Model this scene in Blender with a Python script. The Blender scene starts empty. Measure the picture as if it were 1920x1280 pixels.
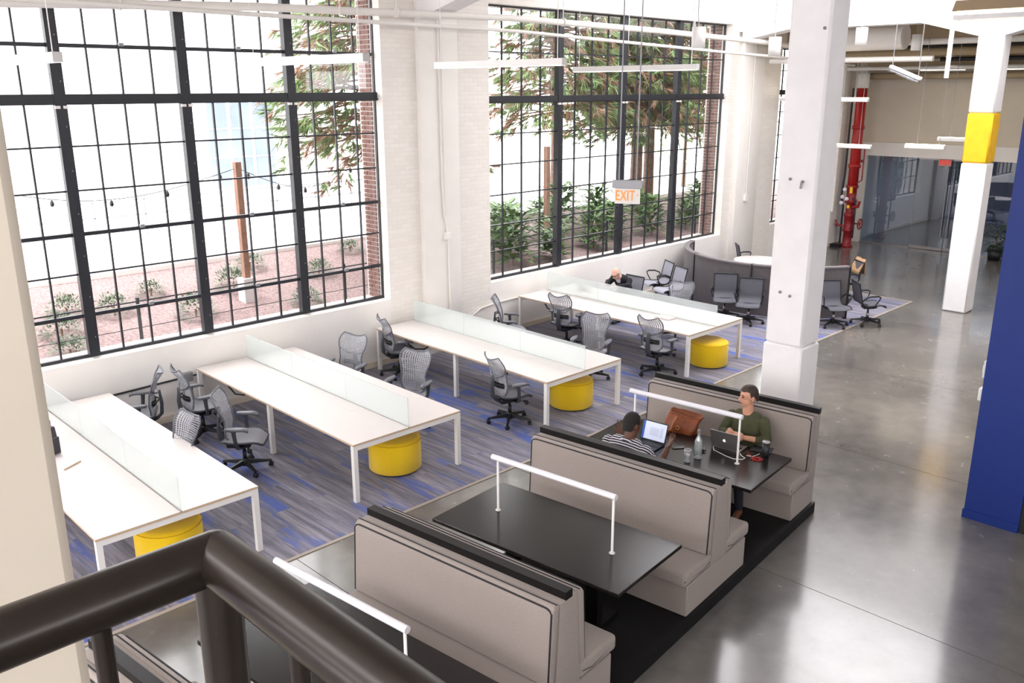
import bpy, bmesh, math, random
from mathutils import Vector, Matrix, Euler
import numpy as np
random.seed(7)
scene = bpy.context.scene
COL = scene.collection
PI = math.pi
R = math.radians

# ------------------------------------------------------------------ camera, world, exposure
cam_d = bpy.data.cameras.new('camera'); cam = bpy.data.objects.new('camera', cam_d); COL.objects.link(cam)
yaw, pitch, roll = R(45.031), R(-16.006), R(-0.137)
fw = Vector((math.cos(pitch)*math.cos(yaw), math.cos(pitch)*math.sin(yaw), math.sin(pitch)))
rt = Vector((math.sin(yaw), -math.cos(yaw), 0)); up = rt.cross(fw)
rt2 = rt*math.cos(roll)+up*math.sin(roll); up2 = up*math.cos(roll)-rt*math.sin(roll)
m = Matrix((rt2, up2, -fw)).transposed().to_4x4(); m.translation = (-2.4663, -11.9466, 4.6269)
cam.matrix_world = m
cam_d.lens = 31.055; cam_d.sensor_width = 36; cam_d.clip_start = .02; cam_d.clip_end = 300
scene.camera = cam

world = bpy.data.worlds.new('overcast'); scene.world = world; world.use_nodes = True
bg = world.node_tree.nodes['Background']
bg.inputs['Color'].default_value = (1.0, .975, 1.0, 1); bg.inputs['Strength'].default_value = 1.0
scene.view_settings.view_transform = 'Standard'; scene.view_settings.look = 'None'
scene.view_settings.gamma = 1.0; scene.view_settings.use_curve_mapping = False
scene.view_settings.exposure = 2.95
scene.cycles.use_denoising = True
scene.cycles.max_bounces = 10; scene.cycles.diffuse_bounces = 5; scene.cycles.transparent_max_bounces = 24
scene.cycles.caustics_reflective = False; scene.cycles.caustics_refractive = False
scene.cycles.sample_clamp_indirect = 3.0

def portal(name, loc, rot, sx, sy):
    """daylight opening: only guides sampling of the sky through an opening, gives no light itself"""
    l = bpy.data.lights.new(name, 'AREA'); l.shape = 'RECTANGLE'; l.size = sx; l.size_y = sy
    l.cycles.is_portal = True
    o = bpy.data.objects.new(name, l); COL.objects.link(o); o.location = loc; o.rotation_euler = rot
    return o
# window wall openings (light goes -Y), roof openings (light goes down)
portal('window_daylight', (3.25, .75, 3.6), (R(-90), 0, 0), 6.6, 5.0)
portal('window_daylight', (12.9, .75, 3.6), (R(-90), 0, 0), 7.9, 5.0)
portal('window_daylight', (21.2, .75, 3.6), (R(-90), 0, 0), 3.7, 5.0)
portal('side_daylight', (-10.55, -10, 3.65), (0, R(-90), 0), 5.1, 19)
portal('side_daylight', (7, -20.55, 5.4), (R(90), 0, 0), 34, 1.6)
FILL_SKYLIGHTS = [(-7.2, -5.0, -17, -3), (11.0, 16.7, -8.5, -1.2)]  # unseen roof openings, placed to brighten the hall and its floor reflection
for x0, x1, y0, y1 in FILL_SKYLIGHTS:
    portal('roof_daylight', ((x0+x1)/2, (y0+y1)/2, 7.52), (0, 0, 0), x1-x0, y1-y0)

# ------------------------------------------------------------------ helpers
def s2l(c):
    c = c/255.; return c/12.92 if c <= .04045 else ((c+.055)/1.055)**2.4
def rgb(*c): return tuple(s2l(v) for v in c)+(1,)

class MB:
    """collects simple solids; build() links them as one mesh object"""
    def __init__(s): s.v = []; s.f = []; s.sm = []; s.mi = []; s.cm = 0
    def add(s, vs, fs, smooth=False):
        b = len(s.v); s.v += [tuple(v) for v in vs]; s.f += [[i+b for i in f] for f in fs]
        s.sm += [smooth]*len(fs); s.mi += [s.cm]*len(fs); return s
    def bb(s, x0, x1, y0, y1, z0, z1, M=None):
        vs = [Vector((x, y, z)) for z in (z0, z1) for y in (y0, y1) for x in (x0, x1)]
        if M: vs = [M @ v for v in vs]
        return s.add(vs, [(0,2,3,1),(4,5,7,6),(0,1,5,4),(2,6,7,3),(0,4,6,2),(1,3,7,5)])
    def box(s, c, d, rot=(0,0,0)):
        M = Matrix.Translation(c) @ Euler(rot).to_matrix().to_4x4()
        return s.bb(-d[0]/2, d[0]/2, -d[1]/2, d[1]/2, -d[2]/2, d[2]/2, M)
    def prism(s, poly, h0, h1, axis='y', smooth=False):
        """poly: 2D outline; extruded along axis. axis y: (x,z); axis z: (x,y); axis x: (y,z)"""
        f = {'y': lambda a, b, h: (a, h, b), 'z': lambda a, b, h: (a, b, h), 'x': lambda a, b, h: (h, a, b)}[axis]
        n = len(poly); vs = [f(a, b, h0) for a, b in poly]+[f(a, b, h1) for a, b in poly]
        fs = [(i, (i+1) % n, n+(i+1) % n, n+i) for i in range(n)]
        s.add(vs, fs, smooth); s.add(vs[:n], [tuple(range(n))[::-1]]); s.add(vs[n:], [tuple(range(n))]); return s
    def tube(s, pts, r, n=8, closed=False, cap=True, smooth=True):
        pts = [Vector(p) for p in pts]; k = len(pts); rr = r if isinstance(r, (list, tuple)) else [r]*k
        vs = []; prev = None
        for i, p in enumerate(pts):
            if closed: t = pts[(i+1) % k]-pts[i-1]
            else: t = pts[min(i+1, k-1)]-pts[max(i-1, 0)]
            t.normalize()
            if prev is None:
                a = Vector((0, 0, 1)) if abs(t.z) < .9 else Vector((1, 0, 0))
            else: a = prev
            u = a-t*a.dot(t); u.normalize(); w = t.cross(u); prev = u
            for j in range(n):
                an = 2*PI*j/n; vs.append(p+(u*math.cos(an)+w*math.sin(an))*rr[i])
        fs = []
        for i in range(k if closed else k-1):
            for j in range(n):
                a = i*n+j; b = i*n+(j+1) % n; c = ((i+1) % k)*n
                fs.append((a, b, c+(j+1) % n, c+j))
        s.add(vs, fs, smooth)
        if cap and not closed:
            s.add(vs[:n], [tuple(range(n))[::-1]]); s.add(vs[-n:], [tuple(range(n))])
        return s
    def lathe(s, prof, n=20, c=(0,0,0), smooth=True, rot=None):
        vs = []; M = (Matrix.Translation(c) @ (Euler(rot).to_matrix().to_4x4() if rot else Matrix()))
        for r, z in prof:
            for j in range(n):
                a = 2*PI*j/n; vs.append(M @ Vector((r*math.cos(a), r*math.sin(a), z)))
        fs = [(i*n+j, i*n+(j+1) % n, (i+1)*n+(j+1) % n, (i+1)*n+j) for i in range(len(prof)-1) for j in range(n)]
        s.add(vs, fs, smooth)
        if prof[0][0] > 1e-6: s.add(vs[:n], [tuple(range(n))[::-1]])
        if prof[-1][0] > 1e-6: s.add(vs[-n:], [tuple(range(n))])
        return s
    def ball(s, c, r, n=12, k=8, rot=None):
        r = r if isinstance(r, (list, tuple)) else (r, r, r)
        M = Matrix.Translation(c) @ (Euler(rot).to_matrix().to_4x4() if rot else Matrix())
        vs = []
        for i in range(k+1):
            p = PI*i/k-PI/2
            for j in range(n):
                a = 2*PI*j/n; vs.append(M @ Vector((r[0]*math.cos(p)*math.cos(a), r[1]*math.cos(p)*math.sin(a), r[2]*math.sin(p))))
        fs = [(i*n+j, i*n+(j+1) % n, (i+1)*n+(j+1) % n, (i+1)*n+j) for i in range(k) for j in range(n)]
        return s.add(vs, fs, True)
    def grid(s, f, nu, nv, smooth=True, flip=False):
        vs = [f(i/nu, j/nv) for j in range(nv+1) for i in range(nu+1)]
        w = nu+1; fs = [(j*w+i, j*w+i+1, (j+1)*w+i+1, (j+1)*w+i) for j in range(nv) for i in range(nu)]
        if flip: fs = [q[::-1] for q in fs]
        return s.add(vs, fs, smooth)
    def mesh(s, name, bevel=0, seg=2, merge=False):
        me = bpy.data.meshes.new(name); me.from_pydata(s.v, [], s.f)
        me.polygons.foreach_set('use_smooth', s.sm); me.polygons.foreach_set('material_index', s.mi)
        if bevel or merge:
            bm = bmesh.new(); bm.from_mesh(me)
            bmesh.ops.remove_doubles(bm, verts=bm.verts, dist=1e-5)
            if bevel:
                es = [e for e in bm.edges if len(e.link_faces) == 2 and e.calc_face_angle(0) > .5]
                bmesh.ops.bevel(bm, geom=es, offset=bevel, segments=seg, profile=.5, affect='EDGES')
                for f in bm.faces: f.smooth = True
            bm.to_mesh(me); bm.free()
            if bevel:
                try: me.set_sharp_from_angle(angle=R(40))
                except Exception: pass
        me.update(); return me
    def build(s, name, mat, parent=None, bevel=0, seg=2, merge=False):
        me = s.mesh(name, bevel, seg, merge)
        for mm in (mat if isinstance(mat, (list, tuple)) else [mat]): me.materials.append(mm)
        return link(name, me, parent)

def link(name, data, parent=None, loc=None, rot=None):
    o = bpy.data.objects.new(name, data); COL.objects.link(o)
    if parent: o.parent = parent
    if loc is not None: o.location = loc
    if rot is not None: o.rotation_euler = rot
    return o
def tag(o, label, cat, group=None):
    o['label'] = label; o['category'] = cat
    if group: o['group'] = group
    return o
def thing(name, label, cat, loc=(0,0,0), rz=0, group=None):
    o = bpy.data.objects.new(name, None); COL.objects.link(o); o.location = loc; o.rotation_euler = (0, 0, rz)
    o.empty_display_size = .1
    return tag(o, label, cat, group)
def struct(o): o['kind'] = 'structure'; return o
def sroot(name, loc=(0,0,0)):
    o = bpy.data.objects.new(name, None); COL.objects.link(o); o.location = loc; return struct(o)
def dup(root, loc, rz, label=None, group=None):
    r = root.copy(); COL.objects.link(r); r.location = loc; r.rotation_euler = (0, 0, rz)
    if label: r['label'] = label
    if group: r['group'] = group
    for ch in list(root.children):
        c = ch.copy(); COL.objects.link(c); c.parent = r
        for g in list(ch.children):
            d = g.copy(); COL.objects.link(d); d.parent = c
    return r

# ------------------------------------------------------------------ materials
MATS = {}
def mat(name, col, rough=.5, metal=0, spec=.5, noise=0, nscale=8, bump=0, bscale=40, coat=0, emit=None, estr=0, sheen=0, trans=0, alpha=1):
    m = bpy.data.materials.new(name); m.use_nodes = True; nt = m.node_tree; b = nt.nodes['Principled BSDF']
    b.inputs['Base Color'].default_value = col; b.inputs['Roughness'].default_value = rough; b.inputs['Metallic'].default_value = metal
    b.inputs['Specular IOR Level'].default_value = spec
    if coat: b.inputs['Coat Weight'].default_value = coat; b.inputs['Coat Roughness'].default_value = .1
    if sheen: b.inputs['Sheen Weight'].default_value = sheen
    if emit: b.inputs['Emission Color'].default_value = emit; b.inputs['Emission Strength'].default_value = estr
    if trans: b.inputs['Transmission Weight'].default_value = trans
    if noise or bump:
        tc = nt.nodes.new('ShaderNodeTexCoord')
    if noise:
        n = nt.nodes.new('ShaderNodeTexNoise'); n.inputs['Scale'].default_value = nscale; n.inputs['Detail'].default_value = 5
        nt.links.new(tc.outputs['Object'], n.inputs['Vector'])
        rp = nt.nodes.new('ShaderNodeValToRGB'); e = rp.color_ramp.elements
        e[0].position = .3; e[1].position = .7
        e[0].color = tuple(c*(1-noise) for c in col[:3])+(1,); e[1].color = tuple(min(1, c*(1+noise)) for c in col[:3])+(1,)
        nt.links.new(n.outputs['Fac'], rp.inputs['Fac']); nt.links.new(rp.outputs['Color'], b.inputs['Base Color'])
    if bump:
        n2 = nt.nodes.new('ShaderNodeTexNoise'); n2.inputs['Scale'].default_value = bscale; n2.inputs['Detail'].default_value = 3
        nt.links.new(tc.outputs['Object'], n2.inputs['Vector'])
        bp = nt.nodes.new('ShaderNodeBump'); bp.inputs['Strength'].default_value = bump; bp.inputs['Distance'].default_value = .01
        nt.links.new(n2.outputs['Fac'], bp.inputs['Height']); nt.links.new(bp.outputs['Normal'], b.inputs['Normal'])
    MATS[name] = m; return m
def node_mat(name):
    m = bpy.data.materials.new(name); m.use_nodes = True; nt = m.node_tree
    return m, nt, nt.nodes['Principled BSDF'], (lambda t: nt.nodes.new('ShaderNode'+t)), nt.links.new

def thin_glass(name, tint=(1,1,1,1), refl=.0, haze=0., hazecol=(1,1,1,1), rough=0.02):
    """thin sheet: transparent plus Fresnel gloss, optional milky share"""
    m = bpy.data.materials.new(name); m.use_nodes = True; nt = m.node_tree; nt.nodes.clear(); N = lambda t: nt.nodes.new('ShaderNode'+t); L = nt.links.new
    out = N('OutputMaterial'); tr = N('BsdfTransparent'); tr.inputs['Color'].default_value = tint
    gl = N('BsdfGlossy'); gl.inputs['Roughness'].default_value = rough
    lw = N('LayerWeight'); lw.inputs['Blend'].default_value = .5        # Schlick: the same from both faces of the sheet
    pw = N('Math'); pw.operation = 'POWER'; pw.inputs[1].default_value = 5; L(lw.outputs['Facing'], pw.inputs[0])
    ad = N('Math'); ad.operation = 'MULTIPLY_ADD'; ad.inputs[1].default_value = .9; ad.inputs[2].default_value = .035+refl; ad.use_clamp = True; L(pw.outputs[0], ad.inputs[0])
    base = tr
    if haze:
        di = N('BsdfDiffuse'); di.inputs['Color'].default_value = hazecol; tl = N('BsdfTranslucent'); tl.inputs['Color'].default_value = hazecol
        h1 = N('MixShader'); h1.inputs[0].default_value = .5; L(di.outputs[0], h1.inputs[1]); L(tl.outputs[0], h1.inputs[2])
        h2 = N('MixShader'); h2.inputs[0].default_value = haze; L(tr.outputs[0], h2.inputs[1]); L(h1.outputs[0], h2.inputs[2]); base = h2
    mx = N('MixShader'); L(ad.outputs[0], mx.inputs[0]); L(base.outputs[0], mx.inputs[1]); L(gl.outputs[0], mx.inputs[2]); L(mx.outputs[0], out.inputs[0])
    MATS[name] = m; return m

WHITE = mat('white_paint', rgb(238,234,228), .6, noise=.02, nscale=3, bump=.15, bscale=25)
CONCW = mat('painted_concrete', rgb(244,242,242), .7, noise=.04, nscale=2.5, bump=.35, bscale=9)
BEIGE = mat('beige_plaster', rgb(214,204,188), .8, noise=.02, nscale=3)
CEILW = mat('ceiling_white', rgb(238,236,232), .8)
TANC = mat('tan_ceiling', rgb(166,148,120), .85, noise=.08, nscale=1.5)
BLACKST = mat('black_steel', rgb(34,36,42), .4, spec=.5, noise=.1, nscale=12)
PANE = thin_glass('window_pane', (.97,.985,.98,1))
BLUE = mat('blue_paint', rgb(6,42,122), .55, noise=.03, nscale=4)
YELP = mat('yellow_paint', rgb(246,190,22), .5, noise=.08, nscale=5, bump=.2, bscale=14)
DARKP = mat('dark_panel', rgb(22,22,26), .5)
LAM = mat('white_laminate', rgb(228,220,216), .35, noise=.01)
PLYE = mat('plywood_edge', rgb(205,178,148), .6, noise=.1, nscale=40)
WMET = mat('white_metal', rgb(238,236,233), .35)
SCREEN = thin_glass('frosted_screen', (.95,.99,.98,1), .02, haze=.38, hazecol=(.86,.9,.9,1), rough=.12)
BOTTLEG = thin_glass('pale_bottle_glass', (.96,.98,.98,1), .10, haze=.22, hazecol=(.9,.93,.95,1))
CLEARG = thin_glass('clear_glass', (.96,.98,.98,1), .03)
DARKG = thin_glass('tinted_glass', (.66,.74,.86,1), .16)
YELF = mat('yellow_felt', rgb(248,204,10), .95, noise=.10, nscale=160, bump=.4, bscale=220, sheen=.3)
GRAPH = mat('graphite_plastic', rgb(66,68,75), .38)
RIM = mat('grey_rim_plastic', rgb(104,106,113), .35)
MESHG = mat('grey_mesh', rgb(172,173,180), .6)
SEATG = mat('grey_seat_mesh', rgb(146,146,152), .75, noise=.12, nscale=120)
BLKP = mat('black_plastic', rgb(26,27,31), .45)
CHROME = mat('brushed_metal', rgb(170,170,172), .3, metal=1)
SILVER = mat('silver_aluminium', rgb(176,172,172), .38, metal=.85)
SLING = mat('dark_sling_mesh', rgb(88,88,96), .7, noise=.15, nscale=150)
SLINGL = mat('light_sling_mesh', rgb(164,164,176), .7, noise=.12, nscale=150)
FELT = mat('charcoal_felt', rgb(98,92,94), .95, noise=.15, nscale=60, sheen=.2)
TAUPE = mat('taupe_wool', rgb(160,149,142), .95, noise=.18, nscale=260, bump=.35, bscale=260, sheen=.25)
PIPING = mat('black_piping', rgb(26,24,28), .6)
BLKWOOD = mat('black_wood', rgb(17,15,16), .38, noise=.15, nscale=14, spec=.3)
TABLEB = mat('black_tabletop', rgb(27,23,22), .20, noise=.12, nscale=9, spec=.32)
PLINTH = mat('black_plinth', rgb(12,11,13), .5, spec=.3)
LIGHTB = mat('light_bar', rgb(232,230,236), .4)
RAILM = mat('bronze_rail', rgb(40,33,28), .3, metal=.3, noise=.12, nscale=20)
REDP = mat('red_paint', rgb(172,34,32), .38, noise=.06, nscale=6)
REDD = mat('dark_red_paint', rgb(140,24,34), .4)
BRASS = mat('brass', rgb(196,160,90), .35, metal=.8)
LEATHER = mat('cognac_leather', rgb(134,66,28), .5, noise=.3, nscale=9, bump=.3, bscale=30)
GREENP = mat('pot_plant_leaf', rgb(38,58,34), .5, noise=.3, nscale=12)
EMW = mat('lit_diffuser', rgb(255,252,250), .5, emit=(1,.97,.96,1), estr=.45)
EMWARM = mat('warm_tube', rgb(255,240,220), .5, emit=(1,.86,.66,1), estr=1.1)
ORANGE = mat('orange_letter', rgb(244,142,40), .5, emit=rgb(246,140,40), estr=.06)
REDSIGN = mat('red_letter', rgb(230,40,40), .5, emit=rgb(240,40,36), estr=.08)
SIGNW = mat('sign_panel', rgb(236,234,230), .5)
GREYM = mat('grey_metal', rgb(150,150,154), .45, metal=.4)
# ------------------------------------------------------------------ setting: procedural surfaces
def concrete_mat():
    m, nt, b, N, L = node_mat('polished_concrete')
    tc = N('TexCoord'); geo = N('NewGeometry')
    n1 = N('TexNoise'); n1.inputs['Scale'].default_value = .55; n1.inputs['Detail'].default_value = 8; n1.inputs['Roughness'].default_value = .62
    n2 = N('TexNoise'); n2.inputs['Scale'].default_value = 4.0; n2.inputs['Detail'].default_value = 6
    L(geo.outputs['Position'], n1.inputs['Vector']); L(geo.outputs['Position'], n2.inputs['Vector'])
    r1 = N('ValToRGB'); e = r1.color_ramp.elements; e[0].position = .3; e[0].color = rgb(88,86,85); e[1].position = .72; e[1].color = rgb(138,133,126)
    L(n1.outputs['Fac'], r1.inputs['Fac'])
    r2 = N('ValToRGB'); e = r2.color_ramp.elements; e[0].position = .25; e[0].color = (.72,.72,.72,1); e[1].position = .6; e[1].color = (1,1,1,1)
    L(n2.outputs['Fac'], r2.inputs['Fac'])
    mx = N('Mix'); mx.data_type = 'RGBA'; mx.blend_type = 'MULTIPLY'; mx.inputs['Factor'].default_value = .55
    L(r1.outputs['Color'], mx.inputs['A']); L(r2.outputs['Color'], mx.inputs['B']); L(mx.outputs['Result'], b.inputs['Base Color'])
    mr = N('MapRange'); mr.inputs['To Min'].default_value = .14; mr.inputs['To Max'].default_value = .34
    L(n2.outputs['Fac'], mr.inputs['Value']); L(mr.outputs['Result'], b.inputs['Roughness'])
    b.inputs['Specular IOR Level'].default_value = .5; b.inputs['Coat Weight'].default_value = .6; b.inputs['Coat Roughness'].default_value = .13; b.inputs['Coat IOR'].default_value = 1.6
    return m
CONC = concrete_mat()
def carpet_mat():
    m, nt, b, N, L = node_mat('blue_grey_carpet')
    geo = N('NewGeometry')
    mp = N('Mapping'); mp.inputs['Scale'].default_value = (11.0, .6, 1); L(geo.outputs['Position'], mp.inputs['Vector'])
    # plank offsets: each plank shifts the streaks
    br = N('TexBrick'); br.offset = .37; br.inputs['Scale'].default_value = 1; br.inputs['Mortar Size'].default_value = .0
    br.inputs['Color1'].default_value = (0,0,0,1); br.inputs['Color2'].default_value = (1,1,1,1)
    br.inputs['Brick Width'].default_value = 1.0; br.inputs['Row Height'].default_value = .25
    mp2 = N('Mapping'); mp2.inputs['Rotation'].default_value = (0, 0, R(90)); L(geo.outputs['Position'], mp2.inputs['Vector']); L(mp2.outputs[0], br.inputs['Vector'])
    ad = N('VectorMath'); ad.operation = 'MULTIPLY_ADD'; L(br.outputs['Color'], ad.inputs[0]); ad.inputs[1].default_value = (3.1, 1.7, 0); L(mp.outputs[0], ad.inputs[2])
    n1 = N('TexNoise'); n1.inputs['Scale'].default_value = 1.0; n1.inputs['Detail'].default_value = 7; n1.inputs['Roughness'].default_value = .7; L(ad.outputs[0], n1.inputs['Vector'])
    r1 = N('ValToRGB'); cr = r1.color_ramp; e = cr.elements; e[0].position = .30; e[0].color = rgb(46,48,66); e[1].position = .72; e[1].color = rgb(168,163,174)
    x = cr.elements.new(.47); x.color = rgb(104,101,117); L(n1.outputs['Fac'], r1.inputs['Fac'])
    mp3 = N('Mapping'); mp3.inputs['Scale'].default_value = (3.2, .42, 1); mp3.inputs['Location'].default_value = (11, 4, 0); L(geo.outputs['Position'], mp3.inputs['Vector'])
    ad2 = N('VectorMath'); ad2.operation = 'MULTIPLY_ADD'; L(br.outputs['Color'], ad2.inputs[0]); ad2.inputs[1].default_value = (2.1, 2.7, 0); L(mp3.outputs[0], ad2.inputs[2])
    n2 = N('TexNoise'); n2.inputs['Scale'].default_value = 1.0; n2.inputs['Detail'].default_value = 6; n2.inputs['Roughness'].default_value = .65; L(ad2.outputs[0], n2.inputs['Vector'])
    r2 = N('ValToRGB'); e = r2.color_ramp.elements; e[0].position = .53; e[0].color = (0,0,0,1); e[1].position = .63; e[1].color = (1,1,1,1); L(n2.outputs['Fac'], r2.inputs['Fac'])
    mx = N('Mix'); mx.data_type = 'RGBA'; L(r2.outputs['Color'], mx.inputs['Factor']); L(r1.outputs['Color'], mx.inputs['A']); mx.inputs['B'].default_value = rgb(50,80,166)
    L(mx.outputs['Result'], b.inputs['Base Color'])
    nf = N('TexNoise'); nf.inputs['Scale'].default_value = 220; L(geo.outputs['Position'], nf.inputs['Vector'])
    bp = N('Bump'); bp.inputs['Strength'].default_value = .3; bp.inputs['Distance'].default_value = .004; L(nf.outputs['Fac'], bp.inputs['Height']); L(bp.outputs['Normal'], b.inputs['Normal'])
    b.inputs['Roughness'].default_value = .78; b.inputs['Sheen Weight'].default_value = .25
    return m
CARPET = carpet_mat()
def brick_paint_mat():
    m, nt, b, N, L = node_mat('painted_brick')
    geo = N('NewGeometry'); mp = N('Mapping'); mp.inputs['Rotation'].default_value = (R(90), 0, 0); L(geo.outputs['Position'], mp.inputs['Vector'])
    br = N('TexBrick'); br.inputs['Scale'].default_value = 1; br.inputs['Brick Width'].default_value = .21; br.inputs['Row Height'].default_value = .075
    br.inputs['Mortar Size'].default_value = .007; br.inputs['Mortar Smooth'].default_value = .6; L(mp.outputs[0], br.inputs['Vector'])
    br.inputs['Color1'].default_value = rgb(238,233,226); br.inputs['Color2'].default_value = rgb(232,227,219); br.inputs['Mortar'].default_value = rgb(232,226,218)
    L(br.outputs['Color'], b.inputs['Base Color'])
    n = N('TexNoise'); n.inputs['Scale'].default_value = 14; n.inputs['Detail'].default_value = 5; L(geo.outputs['Position'], n.inputs['Vector'])
    ma = N('Math'); ma.operation = 'MULTIPLY_ADD'; ma.inputs[1].default_value = .45; L(n.outputs['Fac'], ma.inputs[0])
    iv = N('Math'); iv.operation = 'SUBTRACT'; iv.inputs[0].default_value = 1; L(br.outputs['Fac'], iv.inputs[1]); L(iv.outputs[0], ma.inputs[2])
    bp = N('Bump'); bp.inputs['Strength'].default_value = .3; bp.inputs['Distance'].default_value = .012; L(ma.outputs[0], bp.inputs['Height']); L(bp.outputs['Normal'], b.inputs['Normal'])
    b.inputs['Roughness'].default_value = .6
    return m
BRICKW = brick_paint_mat()
BRICKR = mat('red_brick', rgb(118,84,76), .9, noise=.25, nscale=3, bump=.4, bscale=60)
MORTAR = mat('grey_mortar', rgb(206,198,192), .95)

# ------------------------------------------------------------------ floor: slabs with sawn joints
fl = sroot('floor')
xs = [-10.2, -5.45, -1.9, 1.68, 4.86, 8.36, 11.9, 15.45, 19.0, 22.5, 24.45]
ys = [-20.2, -13.6, 0.02]
for i in range(len(xs)-1):
    for j in range(len(ys)-1):
        MB().bb(xs[i]+.004, xs[i+1]-.004, ys[j]+.004, ys[j+1]-.004, -.08, 0).build('slab', CONC, fl)
MB().bb(-10.4, 24.45, -20.4, .3, -.2, -.012).build('subfloor', DARKP, fl)
MB().bb(24.45, 31, -12, .3, -.1, 0).build('slab', CONC, fl)

cp = thing('carpet', 'blue and grey streaked plank carpet under the white desks', 'carpet')
MB().bb(-9.9, 17.48, -4.62, -.03, 0.0005, .009).build('pile', CARPET, cp)
MB().bb(-9.9, 17.53, -4.665, -4.62, 0.0005, .0088).bb(17.48, 17.53, -4.62, -.03, 0.0005, .0088).build('edge_trim', mat('carpet_edge', rgb(172,160,146), .6), cp)

# ------------------------------------------------------------------ window wall
ZT = 6.1            # window heads
W1 = dict(n='window_1', x0=-.02, x1=6.52, zb=1.17, zt=6.12, rows=[1.17,1.72,2.275,2.80,3.36,3.92,4.50,5.15,5.66,6.12], mull=[1.633,3.274,4.938], tr=4.50, thick=[1.72,2.80,5.15])
W2 = dict(n='window_2', x0=8.90, x1=16.88, zb=1.09, zt=6.06, rows=[1.09,1.60,2.10,2.67,3.235,3.80,4.42,5.26,6.06], mull=[10.973,12.995,14.982], tr=4.42, thick=[])
W3 = dict(n='window_3', x0=19.32, x1=23.05, zb=1.09, zt=5.6, rows=[1.09,1.65,2.2,2.8,3.4,4.0,4.5,5.05,5.6], mull=[21.2], tr=4.5, thick=[])
wl = sroot('wall_left')
wb = MB()
for x0, x1 in ((-10.2, W1['x0']), (W1['x1'], W2['x0']), (W2['x1'], W3['x0']), (W3['x1'], 24.6)):
    wb.bb(x0, x1, 0, .27, 0, 7.5)
for w in (W1, W2, W3):
    wb.bb(w['x0'], w['x1'], 0, .27, w['zt'], 7.5)
wb.build('wall_face', BRICKW, wl)
wb = MB()
for w in (W1, W2, W3): wb.bb(w['x0'], w['x1'], 0, .27, 0, w['zb']-.061)
wb.build('apron_wall', WHITE, wl)
ob = MB()
for x0, x1 in ((-10.2, W1['x0']-.02), (W1['x1']+.02, W2['x0']-.02), (W2['x1']+.02, W3['x0']-.02), (W3['x1']+.02, 24.6)):
    ob.bb(x0, x1, .27, .66, 0, 7.5)
for w in (W1, W2, W3):
    ob.bb(w['x0']-.02, w['x1']+.02, .27, .66, 0, w['zb']-.06); ob.bb(w['x0']-.02, w['x1']+.02, .27, .66, w['zt'], 7.5)
ob.build('mortar_core', MORTAR, wl)
# red bricks of the outer window jambs, course by course
bm_l = MB().bb(0, .02, 0, .2, 0, .058).mesh('brick'); bm_l.materials.append(BRICKR)
bm_s = MB().bb(0, .02, 0, .093, 0, .058).mesh('brick_header'); bm_s.materials.append(BRICKR)
for w in (W1, W2, W3):
    z = w['zb']-.05; k = 0
    while z < w['zt']-.06:
        y = .30; seq = (bm_l, bm_s) if k % 2 == 0 else (bm_s, bm_l)
        for me in seq:
            link('brick', me, wl, (w['x1']-.001-random.random()*.004, y, z))
            y += (.2 if me is bm_l else .095)+.014
        z += .075; k += 1

# pilasters with the lower wall trim and brackets
for i, (x0, x1) in enumerate(((7.22, 8.06), (17.3, 18.3))):
    struct(MB().bb(x0, x1, -.11, 0, 0, 7.4).build('trim_%d' % (i+1), WHITE, None, .01))
bb_ = MB()
for x0, x1 in ((-10, 7.22), (8.06, 17.3), (18.3, 24.4)): bb_.bb(x0, x1, -.018, 0, .009, .11)
struct(bb_.build('baseboard_left', mat('cream_skirting', rgb(226,214,196), .6), None))

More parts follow.
